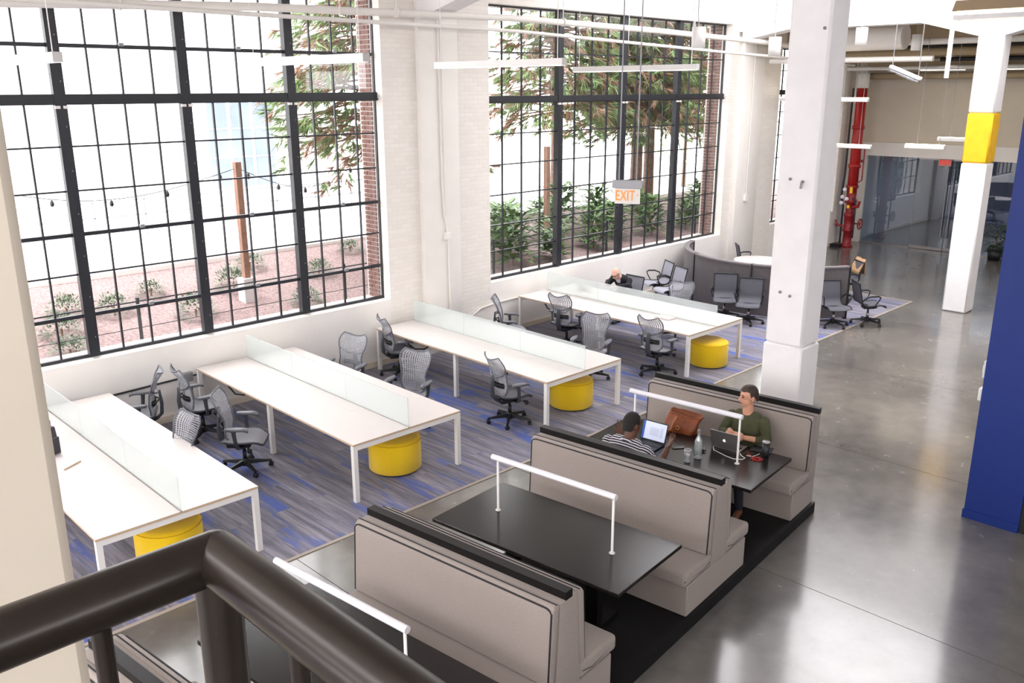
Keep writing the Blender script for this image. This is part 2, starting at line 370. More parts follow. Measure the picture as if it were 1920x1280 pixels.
# steel windows: frames, mullions, muntins and panes
def window(w):
    root = sroot(w['n']); y = .2
    x0, x1, zb, zt = w['x0'], w['x1'], w['zb'], w['zt']
    fr = MB(); d = .03
    fr.bb(x0, x1, y-.02, y+.03, zb-.03, zb+.012).bb(x0, x1, y-.02, y+.03, zt-d, zt).bb(x0, x0+.02, y-.02, y+.03, zb, zt).bb(x1-.022, x1, y-.02, y+.03, zb, zt)
    fr.build('frame', BLACKST, root)
    for mx in w['mull']:
        mb = MB().bb(mx-.055, mx+.055, y-.055, y+.06, zb, zt)
        mb.bb(mx-.07, mx+.07, y-.075, y-.055, zb, zt)
        mo = mb.build('mullion', BLACKST, root)
        MB().bb(mx-.08, mx-.02, y-.1, y-.06, w['tr']-.11, w['tr']-.075).bb(mx+.02, mx+.08, y-.1, y-.06, w['tr']-.11, w['tr']-.075).build('clip', WHITE, mo)
        bl = MB()
        z = zb+.25
        while z < zt: bl.ball((mx+.03, y-.076, z), .008, 6, 4); z += .55
        bl.build('bolt', GREYM, mo)
    MB().bb(x0, x1, y-.065, y+.06, w['tr']-.065, w['tr']+.065).bb(x0, x1, y-.09, y-.06, w['tr']-.05, w['tr']-.03).build('transom', BLACKST, root)
    cols = [x0]+w['mull']+[x1]
    rows = w['rows']; cache = {}
    for a, b in zip(cols[:-1], cols[1:]):
        pw = (b-a)/4
        if w['n'] == 'window_3': pw = (b-a)/4
        for k in range(1, 4):
            MB().bb(a+k*pw-.011, a+k*pw+.011, y-.015, y+.02, zb, zt).build('muntin', BLACKST, root)
        for z in rows[1:-1]:
            if z == w['tr']: continue
            t = .024 if z in w['thick'] else .011
            mb = MB().bb(a+.05, b-.05, y-.018-(t > .02)*.02, y+.022, z-t, z+t)
            o = mb.build('muntin', BLACKST, root)
            if t > .02: MB().bb((a+b)/2-.01, (a+b)/2+.05, y-.075, y-.035, z+.005, z+.05).build('latch', GREYM, o)
        for k in range(4):
            for z0, z1 in zip(rows[:-1], rows[1:]):
                key = (round(pw, 3), round(z1-z0, 3))
                if key not in cache:
                    me = MB().bb(.012, pw-.012, 0, .004, .012, z1-z0-.012).mesh('pane'); me.materials.append(PANE); cache[key] = me
                link('pane', cache[key], root, (a+k*pw, y+.008, z0))
    MB().bb(x0+.002, x1-.002, 0.0, y-.01, zb-.06, zb-.031).build('sill', WHITE, root)
    return root
for w in (W1, W2, W3): window(w)

# ------------------------------------------------------------------ end wall with glass front
wr = sroot('wall_back')
MB().bb(24.45, 24.7, -20.2, .3, 3.05, 7.5).build('upper_wall', BEIGE, wr)
MB().bb(24.45, 24.7, -.27, .3, 0, 2.66).build('wall_end', WHITE, wr)
struct(MB().bb(24.25, 24.7, -20.2, 0, 2.66, 3.05).build('trim_3', WHITE, None))
gw = sroot('window_4')          # storefront
for y0, y1 in ((-1.78, -.28), (-5.6, -3.72), (-7.5, -5.62), (-9.4, -7.52), (-11.3, -9.42)):
    MB().bb(24.5, 24.512, y0+.004, y1-.004, .03, 2.66).build('pane', DARKG, gw)
MB().bb(24.47, 24.54, -1.79, -.28, 0, .035).bb(24.47, 24.54, -20, -3.72, 0, .035).build('bottom_rail', SILVER, gw)
MB().bb(24.45, 24.7, -20.2, -11.3, 0, 2.66).build('wall_end', WHITE, gw)
for n_, y0, y1, hy in (('door_1', -2.74, -1.80, -2.66), ('door_2', -3.70, -2.76, -2.83)):
    dr = sroot(n_)
    MB().bb(24.5, 24.512, y0, y1, .1, 2.6).build('pane', DARKG, dr)
    MB().bb(24.48, 24.535, y0, y1, .015, .1).bb(24.48, 24.535, y0, y1, 2.6, 2.65).build('rail', SILVER, dr)
    MB().tube([(24.44, hy, .4), (24.44, hy, 2.38)], .017).tube([(24.44, hy, .6), (24.505, hy, .6)], .01).tube([(24.44, hy, 2.15), (24.505, hy, 2.15)], .01).build('handle', GREYM, dr)
# the room behind the glass
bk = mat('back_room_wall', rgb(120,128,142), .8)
struct(MB().bb(31, 31.2, -12, .3, 0, 3.2).build('wall_far', bk, None))
struct(MB().bb(24.7, 31, 0.05, .3, 0, 3.2).build('wall_far_left', WHITE, None))
struct(MB().bb(24.7, 31, -12.2, -12, 0, 3.2).build('wall_far_right', bk, None))
struct(MB().bb(24.7, 31.2, -12.2, .3, 3.0, 3.2).build('ceiling_far', CEILW, None))

lf = thing('added_fill_panel', 'added glowing panel that brightens the room behind the glass', 'lamp', (27.5, -4, 2.96))  # glowing panel added to brighten the back room
MB().bb(-.7, .7, -2.5, 2.5, 0, .04).build('housing', WMET, lf); MB().bb(-.65, .65, -2.45, 2.45, -.01, 0).build('diffuser', EMW, lf)
# ------------------------------------------------------------------ the hall's other sides, never in view: piers and tall openings
oth = MB()
for x in (-10.2, -3.4, 3.4, 10.2, 17.0, 23.8): oth.bb(x, x+1.2, -20.5, -20.2, 0, 7.5)
oth.bb(-10.4, 24.7, -20.5, -20.2, 0, 4.6).bb(-10.4, 24.7, -20.5, -20.2, 6.2, 7.5)
struct(oth.build('wall_right', WHITE, None))
oth = MB()
for y in (-20.4, -13.6, -7.0, -1.2): oth.bb(-10.5, -10.2, y, y+1.2, 0, 7.5)
oth.bb(-10.5, -10.2, -20.4, .3, 0, 1.1).bb(-10.5, -10.2, -20.4, .3, 6.2, 7.5)
struct(oth.build('wall_near', WHITE, None))
# ceiling with the unseen roof openings that brighten the main hall, lower tan deck at the far end
ce = MB(); cx = -10.5
for x0, x1, y0, y1 in FILL_SKYLIGHTS:
    ce.bb(cx, x0, -20.5, .3, 7.3, 7.5); ce.bb(x0, x1, y1, .3, 7.3, 7.5); ce.bb(x0, x1, -20.5, y0, 7.3, 7.5); cx = x1
ce.bb(cx, 17.5, -20.5, .3, 7.3, 7.5)
struct(ce.build('ceiling', CEILW, None))
struct(MB().bb(17.5, 24.7, -20.5, .3, 6.55, 6.75).build('ceiling_end', TANC, None))

# beams across the hall with haunches at the supports
def beam(n, xc, w, zb, sup, mat_=CONCW):
    mb = MB(); mb.bb(xc-w/2, xc+w/2, -20.2, 0, zb, 7.3)
    for y, d, h in sup:     # support y (face), direction, haunch drop
        mb.prism([(y, zb+.001), (y+d*1.15, zb+.001), (y, zb-h)] if d < 0 else [(y, zb+.001), (y, zb-h), (y+d*1.15, zb+.001)], xc-w/2, xc+w/2, 'x')
    return struct(mb.build(n, mat_, None))
beam('trim_4', 7.42, .44, 5.98, [(-.11, -1, .28), (-6.7, 1, .3), (-7.2, -1, .42)])
beam('trim_5', 17.38, .46, 5.90, [(-.11, -1, .2), (-5.40, 1, .3), (-5.90, -1, .3)])
beam('trim_6', -2.2, .44, 5.98, [(-.11, -1, .28)])

# columns
def column(label, x0, x1, y0, y1, z1, band=None, base=None, m_=CONCW, flat=None):
    o = thing('concrete_column', label, 'column', ((x0+x1)/2, (y0+y1)/2, 0))
    a, b = (x1-x0)/2, (y1-y0)/2
    if band:
        MB().bb(-a, a, -b, b, 0, band[0]).build('lower_shaft', m_, o, .03, 1)
        MB().bb(-a-.001, a+.001, -b-.001, b+.001, band[0], band[1]).build('yellow_band', YELP, o, .03, 1)['label'] = 'yellow painted band'
        MB().bb(-a, a, -b, b, band[1], z1).build('upper_shaft', m_, o, .03, 1)
    else:
        MB().bb(-a, a, -b, b, base or 0, z1).build('shaft', m_, o, .03, 1)
        if base: MB().bb(-a-.008, a+.008, -b-.008, b+.008, 0, base).build('base', m_, o, .02, 1)
    return o
c1 = column('white painted concrete column with wider base behind the far booth', 7.2, 7.64, -7.2, -6.7, 5.99, base=1.6)
# hooks and holes on the shaft's face
for y, z, big in ((.08, 3.60, 0), (-.08, 3.58, 1), (-.18, 5.25, 0), (.09, 2.25, 0), (-.04, 2.22, 0)):
    k = MB().lathe([(0, 0), (.018 if not big else .014, 0), (.018, .012), (0, .014)], 10, (-.22, y, z), rot=(0, R(-90), 0))
    if big: k.tube([(-.23, y, z), (-.25, y, z), (-.255, y+.01, z-.08)], .012, 6)
    k.build('anchor_bolt', GREYM, c1)
column('white concrete column with a yellow band near the glass doors', 17.16, 17.62, -5.89, -5.40, 5.92, band=(3.13, 4.12))
column('beige concrete column in the left foreground beside the railing', -2.42, -1.838, -9.75, -9.25, 6.0, m_=BEIGE)
# blue wall end and what stands beside it
bw = sroot('wall_blue')
MB().bb(7.45, 7.95, -9.72, -9.165, .1, 7.3).build('wall_face', BLUE, bw)
MB().bb(7.437, 7.95, -9.72, -9.152, 0, .1).build('skirting', BLUE, bw)
MB().bb(7.47, 7.6, -14, -9.72, 0, 7.3).build('dark_return', DARKP, bw)
sw = tag(MB().bb(7.50, 7.58, -9.165, -9.13, 1.62, 1.80).bb(7.52, 7.56, -9.13, -9.12, 1.67, 1.75).build('light_switch', WMET), 'white switch plate on the edge of the blue wall', 'switch')
sw = tag(MB().bb(7.48, 7.6, -9.165, -9.12, 1.36, 1.5).build('thermostat', WMET, None, .01), 'white thermostat box below the switch on the blue wall', 'thermostat')
# ------------------------------------------------------------------ bench desks
DROT = -.0187; DL = 4.0; DW = 1.605
DESK = [(0, -.249, 'nearest the beige foreground column'), (2.913, -.08, 'second in the row, between two pairs of chairs'), (6.087, -.135, 'third in the row, in front of the white pilaster'), (9.488, -.156, 'farthest in the row, where the bald man works')]
def desk_local(i, u, v): # desk frame -> world
    x, y, _ = DESK[i]; c, s = math.cos(DROT), math.sin(DROT); return (x+u*c-v*s, y+u*s+v*c)
def make_desk(i):
    x, y, wh = DESK[i]
    d = thing('bench_desk', 'long white double bench desk ' + wh, 'desk', (x, y, 0), DROT, 'white bench desks')
    H = .735
    for a, b in ((0, DW/2-.012), (DW/2+.012, DW)):
        top = MB(); top.bb(a, b, -DL, 0, H-.004, H).build('tabletop', LAM, d)
        MB().bb(a, b, -DL, 0, H-.026, H-.004).build('tabletop_edge', PLYE, d)
    fr = MB()
    for yy in (-DL+.03, -DL/2, -.03): fr.bb(.03, DW-.03, yy-.025, yy+.025, H-.085, H-.027)
    fr.bb(.06, .1, -DL+.05, -.05, H-.05, H-.027).bb(DW-.1, DW-.06, -DL+.05, -.05, H-.05, H-.027)
    fr.build('frame', WMET, d)
    for lx in (.03, DW-.03):
        for ly in (-DL+.03, -.03):
            MB().bb(lx-.028, lx+.028, ly-.028, ly+.028, .0095, H-.027).build('leg', WMET, d)
    for lx in (.06, DW-.06):
        MB().bb(lx-.028, lx+.028, -DL/2-.03, -DL/2+.03, .0095, H-.085).build('leg', WMET, d)
    for k in range(3):
        l = (DL-.02)/3; y0 = -DL+.01+k*l
        MB().bb(DW/2-.005, DW/2+.005, y0+.003, y0+l-.003, H-.06, H+.36).build('privacy_screen', SCREEN, d)
    for yy in (-.75, -2.9):
        for xx in (DW/2-.14, DW/2+.14):
            MB().bb(xx-.055, xx+.055, yy-.16, yy+.16, H-.001, H+.0015).build('cable_flap', LAM, d)
    # cable loop under the top near the wall
    MB().tube([(.2, -.5, H-.06), (.18, -.62, H-.17), (.16, -.85, H-.22), (.16, -1.1, H-.17), (.18, -1.25, H-.06)], .012, 6).build('cable', BLKP, d)
    return d
for i in range(4): make_desk(i)

# ------------------------------------------------------------------ yellow ottomans
def ottoman(x, y, label):
    o = thing('ottoman', label, 'ottoman', (x, y, 0), 0, 'yellow ottomans under the desk ends')
    r = .33
    MB().lathe([(0,.03),(r-.02,.03),(r,.05),(r,.40),(r-.012,.43),(r-.05,.452),(0,.46)], 40).build('cushion', YELF, o)
    MB().lathe([(r-.06,.0095),(r-.04,.0095),(r-.04,.031),(r-.06,.031)], 32).build('base', BLKP, o)
    MB().tube([((r+.001)*math.cos(a), (r+.001)*math.sin(a), .418) for a in [2*PI*k/40 for k in range(40)]], .004, 5, closed=True).build('seam', mat('yellow_seam', rgb(214,166,10), .9) if 'yellow_seam' not in MATS else MATS['yellow_seam'], o)
ottoman(.775, -3.77, 'round yellow felt ottoman under the nearest desk behind the railing')
ottoman(3.78, -3.60, 'round yellow felt ottoman fully in view under the second desk')
ottoman(7.07, -3.66, 'round yellow felt ottoman under the third desk')
ottoman(10.29, -3.99, 'round yellow felt ottoman with visible top under the farthest desk')
# ------------------------------------------------------------------ mesh task chairs (facing +X, origin on the floor)
def interp(tab, v):
    for (a, x), (b, y) in zip(tab[:-1], tab[1:]):
        if v <= b:
            t = (v-a)/(b-a); t = t*t*(3-2*t)*.5+t*.5; return x+(y-x)*t
    return tab[-1][1]
BW = [(0,.085),(.06,.145),(.16,.195),(.3,.205),(.44,.188),(.58,.203),(.76,.243),(.9,.248),(1.0,.185)]
BX = [(0,-.20),(.15,-.215),(.32,-.205),(.5,-.215),(.75,-.265),(1.0,-.345)]
def back_pt(u, v, off=0):   # u -1..1
    w = interp(BW, v); x = interp(BX, v)
    z = .44+.60*v
    if v > .75: z += (v-.75)/.25*(.05*abs(u)**1.8-.03)
    return Vector((x+.055*u*u-off, u*w, z))
def caster_mesh():
    mb = MB()
    for s in (-1, 1): mb.lathe([(0,-.011),(.022,-.011),(.03,-.006),(.03,.006),(.022,.011),(0,.011)], 12, (0, s*.016, .031), rot=(R(90),0,0))
    mb.bb(-.012, .02, -.006, .006, .03, .075)
    me = mb.mesh('caster'); me.materials.append(BLKP); return me
CASTER = caster_mesh()
def star_base(t, r=.31, legmat=BLKP, hubmat=BLKP, zl=.1, rot=0.3, thin=False):
    MB().lathe([(.0,.07),(.045,.07),(.05,.09),(.045,.15),(.03,.17),(0,.17)], 14).build('hub', hubmat, t)
    MB().lathe([(0,.16),(.026,.16),(.026,.27),(.018,.27),(.018,.36),(0,.36)], 12).build('gas_column', CHROME if thin else BLKP, t)
    mb = MB(); w0, w1 = (.02, .012) if thin else (.027, .015)
    vs = []
    for x, w, z0, z1 in ((.03, w0, .09, .15), (r*.6, (w0+w1)/2, .085, .122), (r+.01, w1, .078, .10)):
        vs += [(x,-w,z0),(x,w,z0),(x,w*.7,z1),(x,-w*.7,z1)]
    fs = [(0,3,2,1),(8,9,10,11)]
    for k in (0, 4): fs += [(k,k+1,k+5,k+4),(k+1,k+2,k+6,k+5),(k+2,k+3,k+7,k+6),(k+3,k,k+4,k+7)]
    mb.add(vs, fs); leg = mb.mesh('leg'); leg.materials.append(legmat)
    for k in range(5):
        a = rot+2*PI*k/5
        link('leg', leg, t, None, (0, 0, a))
        link('caster', CASTER, t, (r*math.cos(a), r*math.sin(a), .009), (0, 0, a+1.1+k))
def make_task_chair():
    t = thing('task_chair', 'x', 'chair', group='grey mesh task chairs at the white desks')
    # perforated back membrane: ring of four quads round every hole, skewed into chevrons
    mb = MB(); nu, nv = 14, 26
    def P(i, j):
        u = -1+2*i/nu; v = j/nv
        return back_pt(u*.985, min(1, max(0, v+.018*(1-abs(u))*(-1))))
    for j in range(nv):
        for i in range(nu):
            c = [P(i,j), P(i+1,j), P(i+1,j+1), P(i,j+1)]
            k = .62 if j > 9 else .52
            sh = Vector((0,0,.006 if (i < nu/2) else -.006))*(1 if j > 9 else 0)
            ce = sum(c, Vector())/4; inn = [ce+(p-ce)*k for p in c]
            inn = [inn[0]-sh, inn[1]+sh, inn[2]+sh, inn[3]-sh]
            mb.add(c+inn, [(0,1,5,4),(1,2,6,5),(2,3,7,6),(3,0,4,7)], True)
    b = mb.build('backrest', MESHG, t)
    n = 14
    out = [back_pt(-1, v/n) for v in range(n)]+[back_pt(-1+2*k/10, 1) for k in range(11)]+[back_pt(1, 1-v/n) for v in range(1, n+1)]+[back_pt(1-2*k/6, 0) for k in range(1, 6)]
    MB().tube(out, .0105, 7, closed=True).build('rim', RIM, b)
    # band and spine behind the back
    bd = MB().tube([back_pt(-1,.66,.008), back_pt(-.75,.57,.022), back_pt(-.35,.52,.04), back_pt(0,.51,.05), back_pt(.35,.52,.04), back_pt(.75,.57,.022), back_pt(1,.66,.008)], [.009,.012,.013,.015,.013,.012,.009], 8)
    bd.build('back_band', RIM, t)
    sp = MB()
    for sgn in (1,):
        vs = []
        for z, x, w, d in ((.36,-.17,.05,.05),(.44,-.255,.05,.045),(.58,-.27,.045,.04),(.70,-.265,.036,.03),(.77,-.265,.028,.025)):
            vs += [(x-d,-w*.7,z),(x-d,w*.7,z),(x,w,z),(x,-w,z)]
        fs = [(0,1,2,3),(16,19,18,17)]
        for k in range(0, 16, 4): fs += [(k,k+4,k+5,k+1),(k+1,k+5,k+6,k+2),(k+2,k+6,k+7,k+3),(k+3,k+7,k+4,k)]
        sp.add(vs, fs)
    sp.build('spine', GRAPH, t, .006, 1)
    lb = MB().grid(lambda u, v: back_pt(-.8+1.6*u, .24+.13*v, .02-.012*abs(u-.5)), 8, 3)
    lb.tube([back_pt(-.8,.31,.02), back_pt(-.3,.33,.05), back_pt(0,.34,.06), back_pt(.3,.33,.05), back_pt(.8,.31,.02)], .012, 6)
    lb.build('lumbar_pad', BLKP, t)
    # seat
    def seat(top):
        def f(u, v):
            a = -1+2*u; x = -.2+.47*v
            w = .20+.06*math.sin(PI*min(1, v*1.1+.05))**.6
            if v > .93: w *= 1-((v-.93)/.07)**2*.12
            z = .452+.02*abs(a)**2.5-.055*max(0, (v-.7)/.3)**2+.012*max(0, (.2-v)/.2)
            return Vector((x, a*w, z-(0 if top else .026-.012*abs(a)**4)))
        return f
    MB().grid(seat(1), 12, 12).grid(seat(0), 12, 12, flip=True).build('seat', SEATG, t, merge=False)
    e1 = [seat(1)(u/10, 1)-Vector((0,0,.012)) for u in range(11)]
    e2 = [seat(1)(1, 1-v/10)-Vector((0,0,.012)) for v in range(1, 11)]; e4 = [seat(1)(0, v/10)-Vector((0,0,.012)) for v in range(0, 10)]; e3 = [seat(1)(1-u/8, 0)-Vector((0,0,.012)) for u in range(1, 8)]
    MB().tube(e4+e1+e2+e3, .015, 7, closed=True).build('seat_frame', GRAPH, t)
    mc = MB().bb(-.19, .1, -.1, .1, .335, .415).bb(-.06, .2, -.06, .06, .37, .425).bb(-.05, .06, -.24, .24, .375, .40)
    mc.build('mechanism', BLKP, t, .012, 1)
    MB().ball((.13, -.25, .36), .033, 10, 7).tube([(.1,-.2,.375),(.13,-.25,.36)], .012, 6).build('knob', BLKP, t)
    for s in (-1, 1):
        am = MB().tube([(.0, s*.22, .385), (-.005, s*.27, .41), (-.02, s*.295, .50), (-.03, s*.30, .60), (-.03, s*.295, .645)], [.022,.024,.024,.027,.034], 8)
        am.build('arm_post', GRAPH, t)
        pd = MB()
        pd.grid(lambda u, v: Vector((-.13+.27*v, s*(.292)+.044*(-1+2*u)*math.sin(PI*min(.97, max(.06, v)))**.35, .672+.006*math.cos(PI*(u-.5))-.028*max(0, (v-.72)/.28)**2)), 6, 10)
        pd.grid(lambda u, v: Vector((-.13+.27*v, s*(.292)+.044*(-1+2*u)*math.sin(PI*min(.97, max(.06, v)))**.35, .642-.028*max(0, (v-.72)/.28)**2)), 6, 10, flip=True)
        o = pd.mesh('armrest')
        bm = bmesh.new(); bm.from_mesh(o); bmesh.ops.bridge_loops(bm, edges=[e for e in bm.edges if e.is_boundary]); bm.to_mesh(o); bm.free()
        for p in o.polygons: p.use_smooth = True
        o.materials.append(RIM); link('armrest', o, t)
    star_base(t)
    return t
TC = make_task_chair()
CH = [ # x, y, heading, label
 (1.84, -.60, 152, 'grey mesh task chair seen edge-on at the far end of the nearest desk'),
 (2.58, -.86, -8, 'dark-backed mesh task chair pushed toward the second desk near the wall outlet'),
 (1.36, -2.62, 186, 'pale mesh chair back tucked behind the nearest desk, base hidden'),
 (2.42, -2.30, -42, 'mesh task chair turned sideways in the aisle before the second desk'),
 (4.70, -1.22, 200, 'pale mesh task chair at the wall end of the second desk, right side'),
 (6.16, -.66, -18, 'dark mesh task chair at the wall end of the third desk, seen from behind'),
 (4.84, -2.56, 203, 'pale mesh task chair in the middle of the second desk, right side'),
 (5.92, -3.50, -14, 'mesh task chair with full base in view beside the third desk'),
 (8.38, -1.05, -48, 'narrow side view of a mesh task chair beyond the third desk'),
 (8.28, -3.02, 203, 'pale mesh task chair behind the near end of the third desk'),
 (9.40, -1.50, 8, 'dark mesh task chair pulled up to the wall end of the farthest desk'),
 (9.22, -3.68, 0, 'dark mesh task chair near the ottoman end of the farthest desk'),
 (11.34, -2.58, 196, 'pale mesh chair back rising behind the far side of the farthest desk'),
]
for i, (x, y, h, lab) in enumerate(CH):
    if i == 0: TC.location = (x, y, 0); TC.rotation_euler = (0, 0, R(h)); TC['label'] = lab
    else: dup(TC, (x, y, 0), R(h), lab)

# ------------------------------------------------------------------ sling chairs (one-piece seat and back)
PROF = [(.27,.405),(.24,.44),(.16,.452),(.02,.435),(-.10,.425),(-.175,.445),(-.22,.50),(-.235,.60),(-.262,.72),(-.30,.88)]
def make_sling_chair(sling, group):
    t = thing('sling_chair', 'x', 'chair', group=group)
    mb = MB(); w = .235
    for k, (x, z) in enumerate(PROF): pass
    P = PROF
    def pf(v, d=0):
        f = v*(len(P)-1); i = min(int(f), len(P)-2); q = f-i
        return P[i][0]+(P[i+1][0]-P[i][0])*q-d*.3, P[i][1]+(P[i+1][1]-P[i][1])*q-d
    sag = lambda u, v: .018*(1-(2*u-1)**2)
    sc_ = mb.grid(lambda u, v: Vector((pf(v)[0], -w+2*w*u, pf(v)[1]-sag(u, v)*(v < .55))), 6, 18)
    mb.grid(lambda u, v: Vector((pf(v,.008)[0], -w+2*w*u, pf(v,.008)[1]-sag(u, v)*(v < .55))), 6, 18, flip=True)
    mb.build('sling', sling, t)
    for s in (-1, 1):
        rib = MB().tube([(pf(v/18)[0], s*w, pf(v/18)[1]) for v in range(19)], [.012]*6+[.017]*7+[.012]*6, 7)
        rib.build('side_rib', BLKP, t)
        MB().tube([(-.215, s*(w+.005), .53), (-.19, s*(w+.05), .60), (-.08, s*(w+.055), .645), (.07, s*(w+.055), .65), (.115, s*(w+.05), .63), (.10, s*(w+.04), .57), (.04, s*(w+.005), .45)], [.013,.014,.017,.018,.014,.012,.012], 7).build('armrest', BLKP, t)
    MB().tube([(-.3, -w, .885), (-.3, w, .885)], .013, 7).build('top_rail', BLKP, t)
    MB().bb(-.12, .1, -.09, .09, .345, .40).bb(-.1, .1, -.22, .22, .39, .415).build('seat_pan', BLKP, t, .01, 1)
    star_base(t, r=.30, thin=True)
    return t
g1 = 'dark sling chairs around the curved screen'
SC = make_sling_chair(SLING, g1); SL = make_sling_chair(SLINGL, g1)
dark = [(13.30, -2.42, 212, 'charcoal sling chair facing the desks, left of the pair before the curved screen'),
        (13.24, -3.02, 205, 'charcoal sling chair facing the desks, right of the pair before the curved screen'),
        (14.22, -4.36, 232, 'charcoal sling chair half hidden by the big white column'),
        (14.85, -4.78, -46, 'charcoal sling chair facing right at the edge of the carpet'),
        (17.05, -.75, -48, 'black sling chair standing inside the curved screen by the wall'),
        (17.60, -1.95, -60, 'black sling chair inside the curved screen, mostly behind the white column'),
        (16.6, -3.45, 140, 'sling chair with a tan jacket beyond the curved screen')]
for i, (x, y, h, lab) in enumerate(dark):
    if i == 0: SC.location = (x, y, 0); SC.rotation_euler = (0, 0, R(h)); SC['label'] = lab
    else: dup(SC, (x, y, 0), R(h), lab)
light = [(13.55, -.50, 150, 'pale sling chair with its seat against the window wall, left of two'),
         (13.18, -1.10, 158, 'pale sling chair at the left end of the curved screen, right of two'),
         (11.72, -1.05, 178, 'grey sling chair the bald man sits on')]
for i, (x, y, h, lab) in enumerate(light):
    if i == 0: SL.location = (x, y, 0); SL.rotation_euler = (0, 0, R(h)); SL['label'] = lab
    else: dup(SL, (x, y, 0), R(h), lab)
jk = MB().grid(lambda u, v: Vector((-.34-.03*math.sin(PI*u)+.14*(v > .5)*(v-.5)*2, -.22+.44*u, .60+.32*(1-abs(2*v-1))+.01*math.sin(9*u))), 10, 8)
o = jk.build('jacket', mat('tan_cloth', rgb(176,140,104), .9, noise=.15, nscale=20)); tag(o, 'tan jacket hung over a chair back beyond the curved screen', 'jacket'); o.location = (16.6, -3.45, .012); o.rotation_euler = (0, 0, R(140))
sm = o.modifiers.new('thickness', 'SOLIDIFY'); sm.thickness = .015

# curved felt screen
cs = thing('curved_screen', 'curved charcoal felt privacy screen around the far meeting spot', 'screen', (15.9, -2.28, 0))
def arc(a0, a1, r0, r1, z0, z1, n=10):
    mb = MB(); vs = []
    for k in range(n+1):
        a = a0+(a1-a0)*k/n; c, s = math.cos(a), math.sin(a)
        vs += [(r0*c, r0*s, z0), (r1*c, r1*s, z0), (r1*c, r1*s, z1), (r0*c, r0*s, z1)]
    fs = [(0,3,2,1), tuple(4*n+q for q in (0,1,2,3))]
    for k in range(n):
        b = 4*k; fs += [(b,b+1,b+5,b+4),(b+1,b+2,b+6,b+5),(b+2,b+3,b+7,b+6),(b+3,b,b+4,b+7)]
    return mb.add(vs, fs)
As = [R(104), R(150), R(192), R(218), R(245)]
for a0, a1 in zip(As[:-1], As[1:]):
    p = arc(a0+.004, a1-.004, 2.12, 2.2, .05, 1.09).build('panel', FELT, cs)
    arc(a0+.004, a1-.004, 2.10, 2.22, 1.09, 1.12).build('top_trim', mat('screen_trim', rgb(120,114,116), .7) if 'screen_trim' not in MATS else MATS['screen_trim'], p)
for a in As:
    MB().bb(2.10, 2.22, -.015, .015, .012, 1.125, Matrix.Rotation(a, 4, 'Z')).build('post', BLKP, cs)
wt = thing('meeting_table', 'round white table inside the curved screen', 'table', (16.1, -1.55, 0))
MB().lathe([(0,.71),(.55,.71),(.56,.72),(.55,.735),(0,.735)], 32).build('tabletop', LAM, wt)
MB().lathe([(0,.02),(.28,.012),(.28,.02),(.05,.05),(.035,.08),(.035,.7),(.1,.711),(0,.711)], 20).build('pedestal', GREYM, wt)
# ------------------------------------------------------------------ dining-style booth: benches, tables, plinth
BTH = R(5.7); BO = Vector((6.335, -7.935, 0))
E1 = Vector((math.cos(BTH), math.sin(BTH), 0)); E2 = Vector((-math.sin(BTH), math.cos(BTH), 0))
def bp(s, t, z=0): return BO+E1*s+E2*t+Vector((0, 0, z))
ZP = .125
pl = thing('booth_plinth', 'low black plinth carrying the row of taupe booths', 'plinth', bp(0, 0), BTH)
MB().bb(-7.78, .045, .0, 2.0, .001, ZP-.02).build('deck', PLINTH, pl)
MB().bb(-7.78, .045, .0, 2.0, ZP-.02, ZP).build('cover', PLINTH, pl)
def rounded(x0, x1, y0, y1, z0, z1, r=.03, M=None):
    mb = MB(); mb.bb(x0, x1, y0, y1, z0, z1, M); return mb
LB = 2.05
def bench(s, label, sides):
    o = thing('booth_bench', label, 'bench', bp(s, .03), BTH, 'taupe booth benches')
    x0 = -.58 if -1 in sides else -.01; x1 = .58 if 1 in sides else .03
    MB().bb(x0, x1, .0, LB, ZP, .43).build('base', TAUPE, o, .008, 1)
    cx0, cx1 = (-.155 if -1 in sides else -.0), (.155 if 1 in sides else .035)
    tx0, tx1 = (-.105 if -1 in sides else -.0), (.105 if 1 in sides else .035)
    MB().prism([(cx0,.43),(cx1,.43),(tx1,1.195),(tx0,1.195)], -.002, LB+.002, 'y').build('back_frame', TAUPE, o, .012, 2)
    for d in sides:
        f = lambda x: x*d
        MB().bb(min(f(.14), f(.645)), max(f(.14), f(.645)), -.005, LB+.005, .435, .57).build('seat_cushion', TAUPE, o, .035, 3)
        # leaning back cushion with black piping
        pr = [(f(.15),.572),(f(.225),.572),(f(.19),1.165),(f(.165),1.2),(f(.10),1.2)]
        c = MB().prism(pr if d < 0 else pr[::-1], .0, LB, 'y').build('back_cushion', TAUPE, o, .02, 3)
        MB().tube([(f(.222),.012,.585),(f(.19),.012,1.15),(f(.188),.03,1.172),(f(.186),.06,1.182),(f(.186),LB-.06,1.182),(f(.188),LB-.03,1.172),(f(.19),LB-.012,1.15),(f(.222),LB-.012,.585)], .0065, 6).build('piping', PIPING, c)
        MB().tube([(f(.135),.004,1.202),(f(.135),LB-.004,1.202)], .005, 6).build('top_piping', PIPING, c)
        MB().tube([(f(.64),.0,.50),(f(.3),-.004,.47),(f(.18),-.004,.50)], .004, 5).build('seam', PIPING, c)
    a, b = (-.04, .04) if len(sides) == 2 else (-.03, .04)
    MB().bb(a, b, .0, LB, 1.19, 1.255).build('cap_rail', BLKWOOD, o)
    return o
SB = [.0, -2.32, -4.69, -7.05]
bench(SB[0], 'single taupe booth bench against the big white column', (-1,))
bench(SB[1], 'double-sided taupe booth bench behind the empty middle table', (-1, 1))
bench(SB[2], 'double-sided taupe booth bench with the largest back, in the foreground', (-1, 1))
bench(SB[3], 'taupe booth bench glimpsed through the railing at lower left', (-1, 1))
